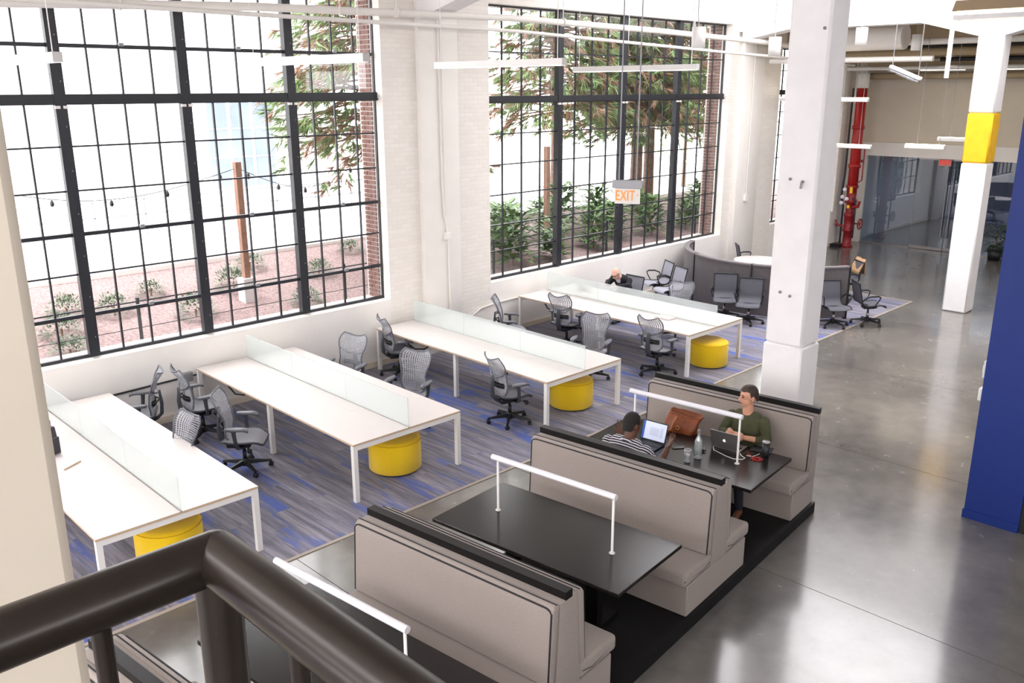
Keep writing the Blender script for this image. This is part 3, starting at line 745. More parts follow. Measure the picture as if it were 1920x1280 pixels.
def booth_table(s, label):
    o = thing('booth_table', label, 'table', bp(s, .06), BTH, 'black booth tables')
    MB().bb(-.5, .5, 0, 2.0, .835, .87).build('tabletop', TABLEB, o, .004, 1)
    for t in (.55, 1.45):
        MB().bb(-.04, .04, t-.06, t+.06, ZP+.03, .835).build('leg', BLKWOOD, o)
        MB().bb(-.25, .25, t-.09, t+.09, ZP+.001, ZP+.03).build('foot', BLKWOOD, o)
    MB().bb(-.07, .07, .7, 1.3, .76, .835).build('cable_tray', BLKP, o)
    MB().bb(-.09, -.075, .8, .9, .77, .82).bb(-.09, -.075, 1.0, 1.1, .77, .82).build('power_socket', GREYM, o)
    # light bar on two posts
    lb = MB().tube([(0,.36,1.39),(0,1.70,1.39)], .026, 16).build('light_bar', LIGHTB, o)
    for t in (.385, 1.635):
        MB().lathe([(0,.87),(.026,.87),(.026,.877),(.011,.884),(.011,1.37),(0,1.37)], 12, (0, t, 0)).build('post', WMET, o)
    return o
TS = [-1.125, -3.49, -5.87]
booth_table(TS[0], 'black booth table where the two men work on laptops')
booth_table(TS[1], 'empty black booth table with a white light bar in the middle booth')
booth_table(TS[2], 'black booth table at lower left, mostly behind the railing')

# things on the far booth table
ZTB = .8705
def on_table(name, label, cat, s, t, rz=0): return thing(name, label, cat, bp(s, t, ZTB), BTH+rz)
GLASSM = mat('drinking_glass', (1,1,1,1), .02, trans=1.0); GLASSM.node_tree.nodes['Principled BSDF'].inputs['IOR'].default_value = 1.3
WATER = mat('water', (.95,.98,1,1), .0, trans=1.0); WATER.node_tree.nodes['Principled BSDF'].inputs['IOR'].default_value = 1.33
b = on_table('water_bottle', 'clear glass water bottle on the black booth table', 'bottle', -1.235, .84)
MB().lathe([(0,.0),(.036,.0),(.041,.006),(.041,.17),(.036,.2),(.018,.235),(.015,.25),(.015,.285),(.018,.29),(.018,.30),(.0145,.30),(.0115,.285),(.0115,.25),(.015,.233),(.033,.198),(.038,.17),(.038,.012),(0,.012)], 24).build('body', BOTTLEG, b)
MB().lathe([(0,.0),(.040,.0),(.040,.012),(0,.014)], 24).build('thick_base', LIGHTB, b)
MB().lathe([(0,.013),(.0375,.013),(.0375,.10),(0,.10)], 24).build('water', CLEARG, b)
MB().lathe([(0,.28),(.0105,.28),(.0105,.302),(.014,.304),(.014,.312),(0,.313)], 16).tube([(.016,0,.27),(.02,0,.3),(.012,0,.318),(-.012,0,.318),(-.02,0,.3),(-.016,0,.27)], .0022, 5).build('stopper', GREYM, b)
g = on_table('water_glass', 'tall clear drinking glass beside the water bottle', 'glass', -1.40, .875)
MB().lathe([(0,0),(.03,0),(.033,.006),(.036,.135),(.0345,.135),(.031,.012),(0,.012)], 24).build('body', BOTTLEG, g)
MB().lathe([(0,.0),(.031,.0),(.032,.012),(0,.013)], 24).build('thick_base', LIGHTB, g)
MB().tube([(.0352*math.cos(a), .0352*math.sin(a), .135) for a in [2*PI*k/20 for k in range(20)]], .0016, 5, closed=True).build('rim', LIGHTB, g)
tm = on_table('travel_tumbler', 'black travel tumbler near the corner of the black table', 'tumbler', -.755, .30)
MB().lathe([(0,0),(.034,0),(.037,.006),(.039,.15),(0,.15)], 24).build('body', BLKP, tm)
MB().lathe([(.0,.15),(.041,.15),(.041,.165),(.036,.17),(.033,.163),(0,.163)], 24).build('lid', SILVER, tm)

def laptop(s, t, rz, label, lidmat, basemat, screenmat, open_deg, w=.315, d=.22):
    """hinge along local y, user on +x side"""
    o = on_table('laptop', label, 'laptop', s, t, rz)
    MB().bb(0, d, -w/2, w/2, .002, .015).build('base', basemat, o, .003, 1)
    MB().bb(.03, d*.58, -w/2+.02, w/2-.02, .0148, .0168).build('keyboard', BLKP, o)
    MB().bb(d*.64, d*.94, -.05, .05, .0148, .0162).build('trackpad', basemat, o)
    a = R(open_deg-90); M = Matrix.Translation((0, 0, .015)) @ Matrix.Rotation(-a, 4, 'Y')
    lid = MB().bb(-.006, 0, -w/2, w/2, 0, d, M).build('lid', lidmat, o)
    MB().bb(.0002, .0012, -w/2+.004, w/2-.004, .004, d-.004, M).build('bezel', BLKP, lid)
    MB().bb(.0012, .002, -w/2+.012, w/2-.012, .014, d-.012, M).build('display', screenmat, lid)
    return o, M, lid, w, d
DISP = mat('lit_display', rgb(200,206,226), .4, emit=rgb(196,204,230), estr=.075)
DISPD = mat('document_panel', rgb(184,190,212), .4, emit=rgb(186,196,222), estr=.065)
DISPB = mat('display_sidebar', rgb(44,84,170), .4, emit=rgb(44,84,180), estr=.05)
o, M, lid, w, d = laptop(-1.18, 1.425, PI, 'black laptop with a lit screen before the man in stripes', BLKP, BLKP, DISP, 108)
MB().bb(.002, .0026, -w/2+.012, -w/2+.04, .014, d-.012, M).build('sidebar', DISPB, lid)
MB().bb(.002, .0026, -.05, .06, .06, .15, M).bb(.002, .0026, .075, .11, .05, .16, M).build('document', DISPD, lid)
o, M, lid, w, d = laptop(-.87, .705, 0, 'silver laptop seen from behind with a pale logo on its lid', SILVER, SILVER, BLKP, 106)
MLOGO = M @ Matrix.Translation((-.0064, 0, d*.5))
LOGO = mat('lit_logo', rgb(245,245,248), .4, emit=(1,1,1,1), estr=.1)
ap = MB(); out = []
for k in range(28):      # apple outline: two lobes, bite on one side
    a = 2*PI*k/28; r = .0185*(1-.12*math.cos(2*a)*0+.10*abs(math.sin(a))**.5*0)
    y_, z_ = r*math.sin(a)*.95, r*math.cos(a)
    z_ -= .004*max(0, 1-abs(y_)/.006)*(1 if z_ > 0 else -.6)
    dy, dz = y_+.021, z_-.001
    q = math.hypot(dy, dz)
    if q < .010: y_ += (.010-q)*dy/q; z_ += (.010-q)*dz/q
    out.append((y_, z_))
ap.add([MLOGO @ Vector((0, a_, b_)) for a_, b_ in out]+[MLOGO @ Vector((0, 0, 0))], [(k, (k+1) % 28, 28) for k in range(28)])
ap.add([MLOGO @ Vector((0, a_, b_)) for a_, b_ in ((0,.019),(-.006,.022),(-.007,.029),(-.001,.026))], [(0,1,2,3)])
ap.build('logo', LOGO, lid)['label'] = 'pale apple-shaped logo'
CORDW = mat('white_cord', rgb(240,238,236), .5)
tag(MB().tube([bp(-.86,.85,ZTB+.005), bp(-.95,.80,ZTB+.004), bp(-.98,.72,ZTB+.004), bp(-1.02,.62,ZTB+.004), bp(-1.04,.53,ZTB+.004), bp(-1.0,.45,ZTB+.004), bp(-.94,.44,ZTB+.004), bp(-.91,.50,ZTB+.004), bp(-.88,.53,ZTB+.012)], .004, 6).build('charging_cord', CORDW), 'white charging cord curling in front of the silver laptop', 'cord')
ear = thing('lanyard', 'red lanyard cord in a small tangle by the tumbler', 'lanyard', bp(-.90,.33,ZTB), BTH)
rp = []
for k in range(40):
    a = k*.9; r = .015+.04*abs(math.sin(k*.37)); rp.append((r*math.cos(a)+.02*math.sin(k*.21), r*math.sin(a)*1.2, .004+.004*(k % 3)))
MB().tube(rp, .003, 5).tube([(.02,.05,.004),(.06,.10,.004),(.075,.14,.004)], .006, 5).build('cord', REDP, ear)
MB().ball((-.035,-.01,.009), .009, 8, 6).ball((-.02,.03,.009), .009, 8, 6).build('bead', REDP, ear)
tag(MB().tube([bp(-.86,.40,ZTB+.004), bp(-.80,.38,ZTB+.004), bp(-.74,.37,ZTB+.004)], .0035, 6).tube([bp(-.86,.40,ZTB+.004), bp(-.87,.46,ZTB+.004)], .0035, 6).build('earphone_wire', CORDW), 'short white earphone wire beside the red lanyard', 'wire')
nb = tag(MB().bb(-.08,.08,-.11,.11,0,.012).build('notebook', BLKP, None, .003, 1), 'black notebook lying by the man in the olive sweater', 'notebook'); nb.location = bp(-.62,.40,ZTB); nb.rotation_euler = (0,0,BTH+.2)
ph = tag(MB().bb(-.035,.035,-.07,.07,0,.009).build('phone', BLKP, None, .004, 2), 'black phone by the laptop of the man in stripes', 'phone'); ph.location = bp(-1.13,1.13,ZTB); ph.rotation_euler = (0,0,BTH+.9)
gl = thing('sunglasses', 'black sunglasses lying behind the water bottle', 'glasses', bp(-1.08,.90,ZTB), BTH+.4)
for s in (-1, 1):
    MB().ball((0, s*.035, .016), (.006,.028,.016), 12, 8).build('lens', BLKP, gl)
    MB().tube([(0,s*.062,.02),(.06,s*.064,.02),(.11,s*.06,.012)], .003, 5).build('temple', BLKP, gl)

# slouchy leather bag on the table against the far bench
bag = thing('leather_bag', 'slouched cognac leather tote with a strap on the black table', 'bag', bp(-.66, 1.36, ZTB), BTH)
def bagf(u, v):
    a = 2*PI*u; h = v
    w = .185*(1+.08*h)+.012*math.sin(3*a+4*h); dd = .10*(1-.25*h)+.010*math.sin(5*a-3*h)
    ex = lambda c: math.copysign(abs(c)**.6, c)
    lean = .07*h*h
    return Vector((dd*ex(math.cos(a))+lean, w*ex(math.sin(a))-.03*h, .185*h*(1+.06*math.sin(a*1.0+.7))+.006*math.sin(7*a)*h))
mb = MB().grid(bagf, 40, 12); mb.add([bagf(k/40, 0) for k in range(40)], [tuple(range(40))])
mb.build('body', LEATHER, bag)
MB().tube([bagf(k/40, 1) for k in range(40)], .008, 6, closed=True).build('rim', LEATHER, bag)
MB().tube([(-.05,.03,.17),(-.12,.03,.12),(-.13,.05,.04),(-.2,.10,.008),(-.30,.16,.006),(-.36,.18,.006)], [.013,.013,.012,.012,.012,.011], 6).build('strap', mat('tan_strap', rgb(176,98,44), .5), bag)
MB().tube([(-.118+.0*k, -.02+.022*math.cos(2*PI*k/12), .07+.022*math.sin(2*PI*k/12)) for k in range(12)], .004, 5, closed=True).build('ring', BRASS, bag)
# ------------------------------------------------------------------ people: one continuous body grown from tapered limbs
def capsule(mb, a, ra, b, rb, n=14):
    a = Vector(a); b = Vector(b); t = b-a; l = t.length
    if l < 1e-6: mb.ball(a, ra); return
    q = t.to_track_quat('Z', 'Y').to_matrix()
    prof = [(ra*math.cos(x), -ra*math.sin(x)) for x in (PI/2*.98, 1.1, .7, .3, 0)]+[(rb*math.cos(x), l+rb*math.sin(x)) for x in (0, .3, .7, 1.1, PI/2*.98)]
    vs = []
    for r, z in prof:
        for j in range(n):
            an = 2*PI*j/n; vs.append(a+q @ Vector((r*math.cos(an), r*math.sin(an), z)))
    fs = [(i*n+j, i*n+(j+1) % n, (i+1)*n+(j+1) % n, (i+1)*n+j) for i in range(len(prof)-1) for j in range(n)]
    fs += [tuple(range(n))[::-1], tuple(range((len(prof)-1)*n, len(prof)*n))]
    mb.add(vs, fs, True)
def person(label, loc, rz, prims, mats, voxel=.007):
    """prims: ('c', a, ra, b, rb, mat) tapered limbs and ('e', centre, radii, rotation, mat) ellipsoids"""
    root = thing('person', label, 'person', loc, rz)
    mb = MB()
    for p in prims:
        if p[0] == 'c': capsule(mb, p[1], p[2], p[3], p[4])
        else: mb.ball(p[1], p[2], 20, 14, p[3])
    me = mb.mesh('body_cage'); o = bpy.data.objects.new('body_cage', me); COL.objects.link(o)
    md = o.modifiers.new('skin', 'REMESH'); md.mode = 'VOXEL'; md.voxel_size = voxel; md.use_smooth_shade = True
    sm = o.modifiers.new('soft', 'SMOOTH'); sm.factor = .5; sm.iterations = 4
    dg = bpy.context.evaluated_depsgraph_get(); ev = o.evaluated_get(dg); nm = bpy.data.meshes.new_from_object(ev)
    bpy.data.objects.remove(o)
    n = len(nm.polygons); ce = np.empty(n*3); nm.polygons.foreach_get('center', ce); ce = ce.reshape(-1, 3)
    best = np.full(n, 1e9); idx = np.zeros(n, dtype=np.int32)
    for p in prims:
        if p[0] == 'c':
            a = np.array(p[1], float); b = np.array(p[3], float); ab = b-a; t = np.clip(((ce-a)@ab)/max(ab@ab, 1e-9), 0, 1)
            d = np.linalg.norm(ce-(a+t[:, None]*ab), axis=1)-(p[2]+(p[4]-p[2])*t)
        else:
            M = np.array(Euler(p[3] or (0,0,0)).to_matrix()); q = (ce-np.array(p[1], float))@M/np.array(p[2], float)
            k = np.linalg.norm(q, axis=1); d = (k-1)*min(p[2])
        w = d < best; best[w] = d[w]; idx[w] = p[5] if p[0] == 'c' else p[4]
    nm.materials.clear()
    for mm in mats: nm.materials.append(mm)
    nm.polygons.foreach_set('material_index', idx); nm.polygons.foreach_set('use_smooth', np.ones(n, dtype=bool)); nm.update()
    link('body', nm, root)
    return root
def hand(pr, wrist, d, nrm, m, side=1, curl=.5, spread=.12, sc=1.0):
    """palm with five fingers: d points along the fingers, nrm is the back of the hand"""
    w = Vector(wrist); d = Vector(d).normalized(); nn = Vector(nrm); nn = (nn-d*nn.dot(d)).normalized(); s = d.cross(nn)*side
    pc = w+d*.048*sc
    for k in (-1, 0, 1): pr.append(('c', w+s*.013*k*sc, .016*sc, w+d*.085*sc+s*.024*k*sc, .0125*sc, m))
    for k, (off, ln) in enumerate(((-.034,.062),(-.012,.074),(.011,.080),(.033,.072))):
        b = w+d*.088*sc+s*off*sc; dd = (d+s*(off/.034)*spread).normalized()
        q1 = b+(dd*math.cos(curl*.6)-nn*math.sin(curl*.6))*ln*.42*sc
        q2 = q1+(dd*math.cos(curl*1.4)-nn*math.sin(curl*1.4))*ln*.34*sc
        q3 = q2+(dd*math.cos(curl*2.0)-nn*math.sin(curl*2.0))*ln*.28*sc
        pr.append(('c', b, .0098*sc, q1, .009*sc, m)); pr.append(('c', q1, .009*sc, q2, .0083*sc, m)); pr.append(('c', q2, .0083*sc, q3, .0074*sc, m))
    t0 = w+d*.022*sc+s*.026*sc; t1 = t0+(d*.55+s*.75-nn*.25).normalized()*.045*sc; t2 = t1+(d*.85+s*.3-nn*.35*curl).normalized()*.036*sc
    pr.append(('c', t0, .0135*sc, t1, .0108*sc, m)); pr.append(('c', t1, .0108*sc, t2, .009*sc, m))
def head(pr, c, face, ms, ml, sc=1.0, pitch_=0.0):
    """skull, jaw, nose, ears, lips; face = heading angle"""
    rot = Euler((0, pitch_, face)); M = rot.to_matrix(); P = lambda x, y, z: tuple(Vector(c)+M @ Vector((x, y, z))*sc)
    rr = (0, pitch_, face)
    pr += [('e', P(-.008,0,.025), (.096*sc,.076*sc,.095*sc), rr, ms), ('e', P(.018,0,-.05), (.07*sc,.058*sc,.075*sc), rr, ms),
           ('e', P(.055,0,-.098), (.026*sc,.026*sc,.02*sc), rr, ms), ('e', P(.062,0,.012), (.03*sc,.058*sc,.05*sc), rr, ms),
           ('c', P(.088,0,.008), .009*sc, P(.108,0,-.032), .0135*sc, ms), ('e', P(.098,.012,-.036), (.012*sc,.009*sc,.008*sc), rr, ms), ('e', P(.098,-.012,-.036), (.012*sc,.009*sc,.008*sc), rr, ms),
           ('e', P(.083,0,-.066), (.012*sc,.024*sc,.0055*sc), rr, ml), ('e', P(.081,0,-.075), (.012*sc,.02*sc,.006*sc), rr, ml),
           ('c', P(.084,.018,.022), .010*sc, P(.072,.05,.02), .008*sc, ms), ('c', P(.084,-.018,.022), .010*sc, P(.072,-.05,.02), .008*sc, ms)]
    for s in (-1, 1): pr.append(('e', P(-.012, s*.079, -.012), (.021*sc,.010*sc,.033*sc), rr, ms))
    return P, M
def eyes(root, P, sc=1.0, brow=None, face=0, pitch_=0):
    for s in (-1, 1):
        MB().ball(P(.082, s*.032, .002), (.009*sc, .0135*sc, .0075*sc), 10, 8, (0, pitch_, face)).build('eye', EYE, root)
        if brow: MB().tube([P(.094, s*.016, .021), P(.091, s*.034, .026), P(.078, s*.054, .020)], .0045*sc, 6).build('eyebrow', brow, root)
EYE = mat('dark_eye', rgb(36,26,24), .2)
SKIN1 = mat('light_skin', rgb(214,158,130), .5, noise=.05, nscale=30); LIP1 = mat('rosy_lip', rgb(176,98,90), .5)
SKIN2 = mat('brown_skin', rgb(96,60,44), .5, noise=.06, nscale=30); LIP2 = mat('brown_lip', rgb(92,48,44), .5)
SKIN3 = mat('pink_skin', rgb(222,176,158), .5, noise=.05, nscale=30)
OLIVE = mat('olive_knit', rgb(72,74,50), .9, noise=.18, nscale=10, bump=.5, bscale=18)
DENIM = mat('dark_trousers', rgb(30,32,42), .9, noise=.1, nscale=30)
SHOE = mat('brown_shoe', rgb(110,66,42), .5, noise=.15, nscale=20)
HAIRB = mat('brown_hair', rgb(58,40,30), .55, noise=.35, nscale=60, bump=.5, bscale=90)
HAIRK = mat('black_hair', rgb(24,20,20), .8, noise=.2, nscale=90, bump=.5, bscale=150)
HAIRG = mat('grey_stubble', rgb(196,176,166), .8)
JACKET = mat('black_jacket', rgb(28,28,34), .85, noise=.15, nscale=12)
SHIRTL = mat('pale_shirt', rgb(206,196,204), .8)
def striped():
    m, nt, b, N, L = node_mat('navy_white_stripes')
    tc = N('TexCoord'); sx = N('SeparateXYZ'); L(tc.outputs['Object'], sx.inputs[0])
    def bands(src, sc):
        a = N('Math'); a.operation = 'MULTIPLY'; a.inputs[1].default_value = sc; L(src, a.inputs[0])
        f = N('Math'); f.operation = 'FRACT'; L(a.outputs[0], f.inputs[0])
        g = N('Math'); g.operation = 'GREATER_THAN'; g.inputs[1].default_value = .56; L(f.outputs[0], g.inputs[0]); return g.outputs[0]
    ad = N('Math'); ad.operation = 'ADD'; L(sx.outputs['Z'], ad.inputs[0]); L(sx.outputs['X'], ad.inputs[1])
    hz = bands(ad.outputs[0], 27); vt = bands(sx.outputs['Y'], 34)
    lt = N('Math'); lt.operation = 'LESS_THAN'; lt.inputs[1].default_value = 1.085; L(sx.outputs['Z'], lt.inputs[0])
    mx = N('Mix'); mx.data_type = 'FLOAT'; L(lt.outputs[0], mx.inputs['Factor']); L(hz, mx.inputs['A']); L(vt, mx.inputs['B'])
    c = N('Mix'); c.data_type = 'RGBA'; L(mx.outputs['Result'], c.inputs['Factor']); c.inputs['A'].default_value = rgb(26,26,46); c.inputs['B'].default_value = rgb(232,228,234)
    L(c.outputs['Result'], b.inputs['Base Color']); b.inputs['Roughness'].default_value = .85
    return m
STRIPE = striped()

# --- man in the olive sweater: sits on the far bench facing the camera side, head turned to the window
pr = []
S, L_, C_, T_, F_ = 0, 1, 2, 3, 4
hd = R(180-42)
pr += [('e', (.06,0,.70), (.15,.185,.13), None, T_), ('e', (.055,0,.82), (.118,.165,.17), None, C_), ('e', (.045,0,1.0), (.122,.185,.17), None, C_), ('e', (.05,0,1.085), (.095,.19,.075), None, C_),
       ('c', (.045,0,1.13), .062, (.035,0,1.25), .056, S), ('c', (.05,-.1,1.13), .055, (.045,.1,1.13), .055, C_)]
# image-left arm (his right, +y) and image-right arm
pr += [('c', (.05,.19,1.09), .062, (-.06,.245,.925), .052, C_), ('c', (-.06,.245,.92), .050, (-.175,.13,.955), .042, C_), ('c', (-.175,.13,.955), .034, (-.215,.055,.985), .026, S),
       ('c', (.05,-.19,1.09), .062, (-.03,-.27,.925), .053, C_), ('c', (-.03,-.27,.925), .050, (-.10,-.19,.925), .045, C_), ('c', (-.10,-.19,.925), .036, (-.215,-.02,.96), .026, S)]
hand(pr, (-.215,.055,.985), (-.25,-.8,.1), (-.3,.2,.9), S, 1, .75, .05)
hand(pr, (-.215,-.02,.96), (-.35,.75,.35), (-.9,-.3,.2), S, -1, .75, .05)
for s in (1, -1):
    pr += [('c', (.0,s*.09,.655), .088, (-.40,s*.13,.655), .066, T_), ('c', (-.40,s*.13,.655), .064, (-.41,s*.17,.24), .045, T_), ('c', (-.40,s*.17,.18), .042, (-.52,s*.19,.165), .036, F_)]
P, M = head(pr, (.035,0,1.355), hd, S, L_, 1.02)
man = person('seated man in an olive sweater with folded hands at the booth table', bp(-.42,.69), BTH, pr, [SKIN1, LIP1, OLIVE, DENIM, SHOE], .006)
eyes(man, P, 1.02, HAIRB, hd)
hr = MB()
def hairf(u, v):   # cap following the skull, higher quiff in front
    a = 2*PI*u; e = v*PI/2
    low = .0 if abs(math.atan2(math.sin(a), math.cos(a))) > 1.25 else .066
    if abs(math.atan2(math.sin(a), math.cos(a))) > 2.0: low = -.045
    z = low+(.128-low)*math.sin(e); k = math.cos(e)**.8
    rx = .100+(.010 if math.cos(a) > .3 else 0); q = max(.0, 1-max(0, (z-.02)/.115)**2)**.5
    return Vector(P(-.008+rx*math.cos(a)*max(k*.4+q*.6, 0)*(1 if v < 1 else 0), .081*math.sin(a)*max(k*.4+q*.6, 0)*(1 if v < 1 else 0), z+.010*math.sin(9*a)*k*.4))
hr.grid(hairf, 36, 10).build('hair', HAIRB, man)
MB().lathe([(.0,0)], 3) if False else None
MB().tube([(.045+.068*math.cos(a)-.0, .072*math.sin(a), 1.145-.02*math.cos(a+PI)) for a in [2*PI*k/20 for k in range(20)]], .009, 6, closed=True).build('collar', OLIVE, man)

# --- man in the striped shirt: back to the camera, gesturing over his laptop
pr = []
hd2 = R(-18)
pr += [('e', (-.04,0,.70), (.15,.19,.13), None, T_), ('e', (-.02,0,.84), (.125,.175,.18), None, C_), ('e', (.0,0,1.02), (.125,.205,.17), None, C_), ('e', (.0,0,1.12), (.10,.22,.08), None, C_),
       ('c', (.0,-.02,1.16), .066, (.015,-.04,1.26), .06, S), ('c', (0,-.12,1.155), .056, (0,.12,1.155), .056, C_)]
pr += [('c', (.0,-.22,1.11), .068, (.16,-.275,.915), .054, C_), ('c', (.16,-.275,.915), .046, (.36,-.255,.99), .034, S), ('c', (.36,-.255,.99), .034, (.41,-.245,1.02), .027, S),
       ('c', (.0,.22,1.11), .068, (.14,.335,.915), .054, C_), ('c', (.14,.335,.915), .046, (.40,.36,.98), .030, S), ('c', (.40,.36,.98), .030, (.43,.36,1.0), .027, S)]
hand(pr, (.41,-.245,1.02), (.5,-.2,.85), (.55,-.5,-.5), S, -1, .18, .42)
hand(pr, (.43,.36,1.0), (.45,.1,.85), (.6,.5,-.3), S, 1, .25, .3)
for s in (1, -1):
    pr += [('c', (.0,s*.09,.655), .088, (.36,s*.12,.655), .066, T_), ('c', (.36,s*.12,.655), .064, (.36,s*.13,.24), .045, T_), ('c', (.36,s*.13,.18), .042, (.48,s*.13,.165), .036, F_)]
P2, M2 = head(pr, (.025,-.045,1.36), hd2, S, L_, 1.0)
man2 = person('man in a navy and white striped shirt seen from behind, gesturing at his laptop', bp(-1.935,1.29), BTH, pr, [SKIN2, LIP2, STRIPE, DENIM, SHOE], .006)
eyes(man2, P2, 1.0, HAIRK, hd2)
def hairf2(u, v):
    a = 2*PI*u; e = v*PI/2; aa = abs(math.atan2(math.sin(a), math.cos(a)))
    low = .06 if aa < 1.0 else (-.0 if aa < 2.0 else -.055)
    z = low+(.124-low)*math.sin(e); q = max(0., 1-max(0, (z-.02)/.106)**2)**.5 if v < 1 else 0
    return Vector(P2(-.008+.101*math.cos(a)*q, .081*math.sin(a)*q, z))
MB().grid(hairf2, 32, 10).build('hair', HAIRK, man2)
MB().tube([(.005+.074*math.cos(a), -.02+.078*math.sin(a), 1.195+.012*math.cos(a)*-1) for a in [2*PI*k/20 for k in range(20)]], .013, 6, closed=True).build('collar', STRIPE, man2)

# --- bald man bent over his work at the farthest desk
pr = []
hd3 = R(178)
pr += [('e', (.10,0,.55), (.14,.18,.12), None, T_), ('e', (.07,0,.66), (.125,.17,.15), None, C_), ('e', (.0,0,.80), (.125,.20,.15), (0,R(-25),0), C_), ('e', (-.06,0,.875), (.10,.20,.09), (0,R(-25),0), C_),
       ('c', (-.09,0,.90), .062, (-.19,0,.95), .055, S), ('c', (-.06,-.11,.90), .058, (-.06,.11,.90), .058, C_), ('e', (-.14,0,.86), (.03,.06,.07), None, 5)]
for s in (1, -1):
    pr += [('c', (-.05,s*.20,.86), .066, (-.17,s*.26,.74), .054, C_), ('c', (-.17,s*.26,.79), .05, (-.36,s*.14,.785), .036, C_),
           ('c', (.05,s*.09,.53), .088, (-.36,s*.12,.53), .066, T_), ('c', (-.36,s*.12,.53), .062, (-.33,s*.13,.12), .045, T_), ('c', (-.33,s*.13,.055), .042, (-.45,s*.13,.045), .034, F_)]
    hand(pr, (-.36,s*.14,.785), (-.95,-s*.3,-.03), (0,0,1), S, s, .35, .1)
P3, M3 = head(pr, (-.235,.0,1.01), hd3, S, L_, 1.0, R(32))
man3 = person('bald man in a black jacket bent over his work at the farthest desk', (11.66, -1.02, .012), 0, pr, [SKIN3, LIP1, JACKET, DENIM, BLKP, SHIRTL], .007)
eyes(man3, P3, 1.0, HAIRG, hd3, R(32))
sg = MB()
for s in (-1, 1):
    sg.tube([P3(.104+.0*k, s*.034+.024*math.cos(2*PI*k/14), .0+.018*math.sin(2*PI*k/14)) for k in range(14)], .0035, 5, closed=True)
    sg.tube([P3(.10, s*.058, .004), P3(.03, s*.082, .006), P3(-.02, s*.084, .0)], .0035, 5)
sg.tube([P3(.107, -.011, .004), P3(.107, .011, .004)], .0035, 5).build('spectacles', BLKP, man3)
def hairf3(u, v):
    a = R(70)+R(220)*u; z = -.055+.085*v
    return Vector(P3(-.008+.0985*math.cos(a), .0795*math.sin(a), z))
MB().grid(hairf3, 20, 4).build('hair', HAIRG, man3)
# ------------------------------------------------------------------ linear pendants over the desks
def pendant(x, y0, y1, z, label):
    o = thing('linear_pendant', label, 'lamp', (x, y0, z), 0, 'white linear pendants over the desks')
    l = y1-y0
    MB().bb(-.045, .045, 0, l, -.035, .055).build('housing', WMET, o)
    MB().bb(-.04, .04, .02, l-.02, -.042, -.035).build('diffuser', EMW, o)
    MB().bb(-.046, .046, -.006, 0, -.04, .057).build('end_cap', mat('end_cap_grey', rgb(206,204,202), .5) if 'end_cap_grey' not in MATS else MATS['end_cap_grey'], o)
    for yy in (.12, l-.12):
        MB().tube([(0, yy, .055), (0, yy, 7.3-z)], .006 if yy < 1 else .004, 6).build('cable', WMET, o)
pendant(.8, -2.41, -.2, 4.92, 'white linear pendant cut off at the top left')
pendant(3.7, -3.48, -.90, 4.95, 'white linear pendant hanging over the second desk')
pendant(6.9, -3.58, -.91, 4.96, 'white linear pendant hanging before the white pilaster')
pendant(10.3, -3.45, -.79, 4.94, 'white linear pendant hanging before the middle window')
# far pendants
def bar(name, label, a, b, h=.05, w=.12, glow=True):
    a = Vector(a); b = Vector(b); d = b-a; rz = math.atan2(d.y, d.x); l = d.length
    o = thing(name, label, 'lamp', a, rz, 'far linear lamps')
    MB().bb(0, l, -w/2, w/2, -h/2, h/2).build('housing', WMET, o, .02, 2)
    if glow: MB().bb(.02, l-.02, -w/2+.02, w/2-.02, h/2, h/2+.01).build('uplight', EMWARM, o)
    for t in (.3, .85): MB().tube([(l*t, 0, h/2), (l*t, 0, 6.56-a.z)], .006, 5).build('cable', GREYM, o)
bar('linear_pendant', 'upper white lamp bar crossing behind the big column', (19, -.2, 4.33), (19, -2.52, 4.33), .09)
bar('linear_pendant', 'lower white lamp bar crossing behind the big column', (19.25, -.45, 3.22), (19.25, -2.60, 3.22), .09)
bar('linear_pendant', 'rear of two glowing lamp bars before the end wall', (20.2, -3.78, 3.42), (20.2, -4.68, 3.42), .09)
bar('linear_pendant', 'front of two glowing lamp bars before the end wall', (19, -3.50, 3.30), (19, -4.40, 3.30), .1)
# can pendants
for x, y, z, lab in ((10.96, -3.0, 5.44, 'before the right end of the middle window'), (13.53, -3, 5.37, 'left of the big column'), (16.0, -3.55, 5.62, 'right of the big column'), (18.6, -3.65, 5.58, 'right of the far duct'), (22.5, -3.0, 5.45, 'nearest the yellow-banded column')):
    o = thing('can_pendant', 'white cylinder pendant lamp ' + lab, 'lamp', (x, y, z), 0, 'white cylinder pendants')
    r = .115
    MB().lathe([(0,.17),(r,.17),(r,-.17),(r-.01,-.17),(r-.01,-.05),(0,-.05)], 24).build('shade', WMET, o)
    MB().lathe([(0,-.06),(r-.012,-.06),(r-.012,-.055),(0,-.055)], 20).build('lens', EMW, o)
    MB().tube([(0,.0,.17),(.0,.03,.4),(0,0,7.3-z if x < 17.5 else 6.56-z)], .008, 6).build('cable', GREYM, o)
# big fluorescent fixture at upper right
o = thing('fluorescent_fixture', 'fluorescent ceiling fixture with louvre at the top right', 'lamp', (9, -7.85, 5.47))
MB().prism([(-.16,.0),(.16,.0),(.07,.12),(-.07,.12)], -1.6, 0, 'y').build('reflector', mat('fixture_tan', rgb(170,148,118), .6), o)
for s in (-.07, .07): MB().tube([(s, -1.57, -.02), (s, -.03, -.02)], .02, 10).build('tube', EMWARM, o)
for k in range(12): MB().bb(-.15, .15, -.06-k*.13-.003, -.06-k*.13+.003, -.10, -.045).build('louvre_blade', WMET, o)
for s in (-.15, 0, .15): MB().bb(s-.003, s+.003, -1.58, -.02, -.10, -.045).build('louvre_blade', WMET, o)
MB().tube([(0,-.35,.12),(0,-.35,1.8)], .012, 6).build('hanger', GREYM, o)
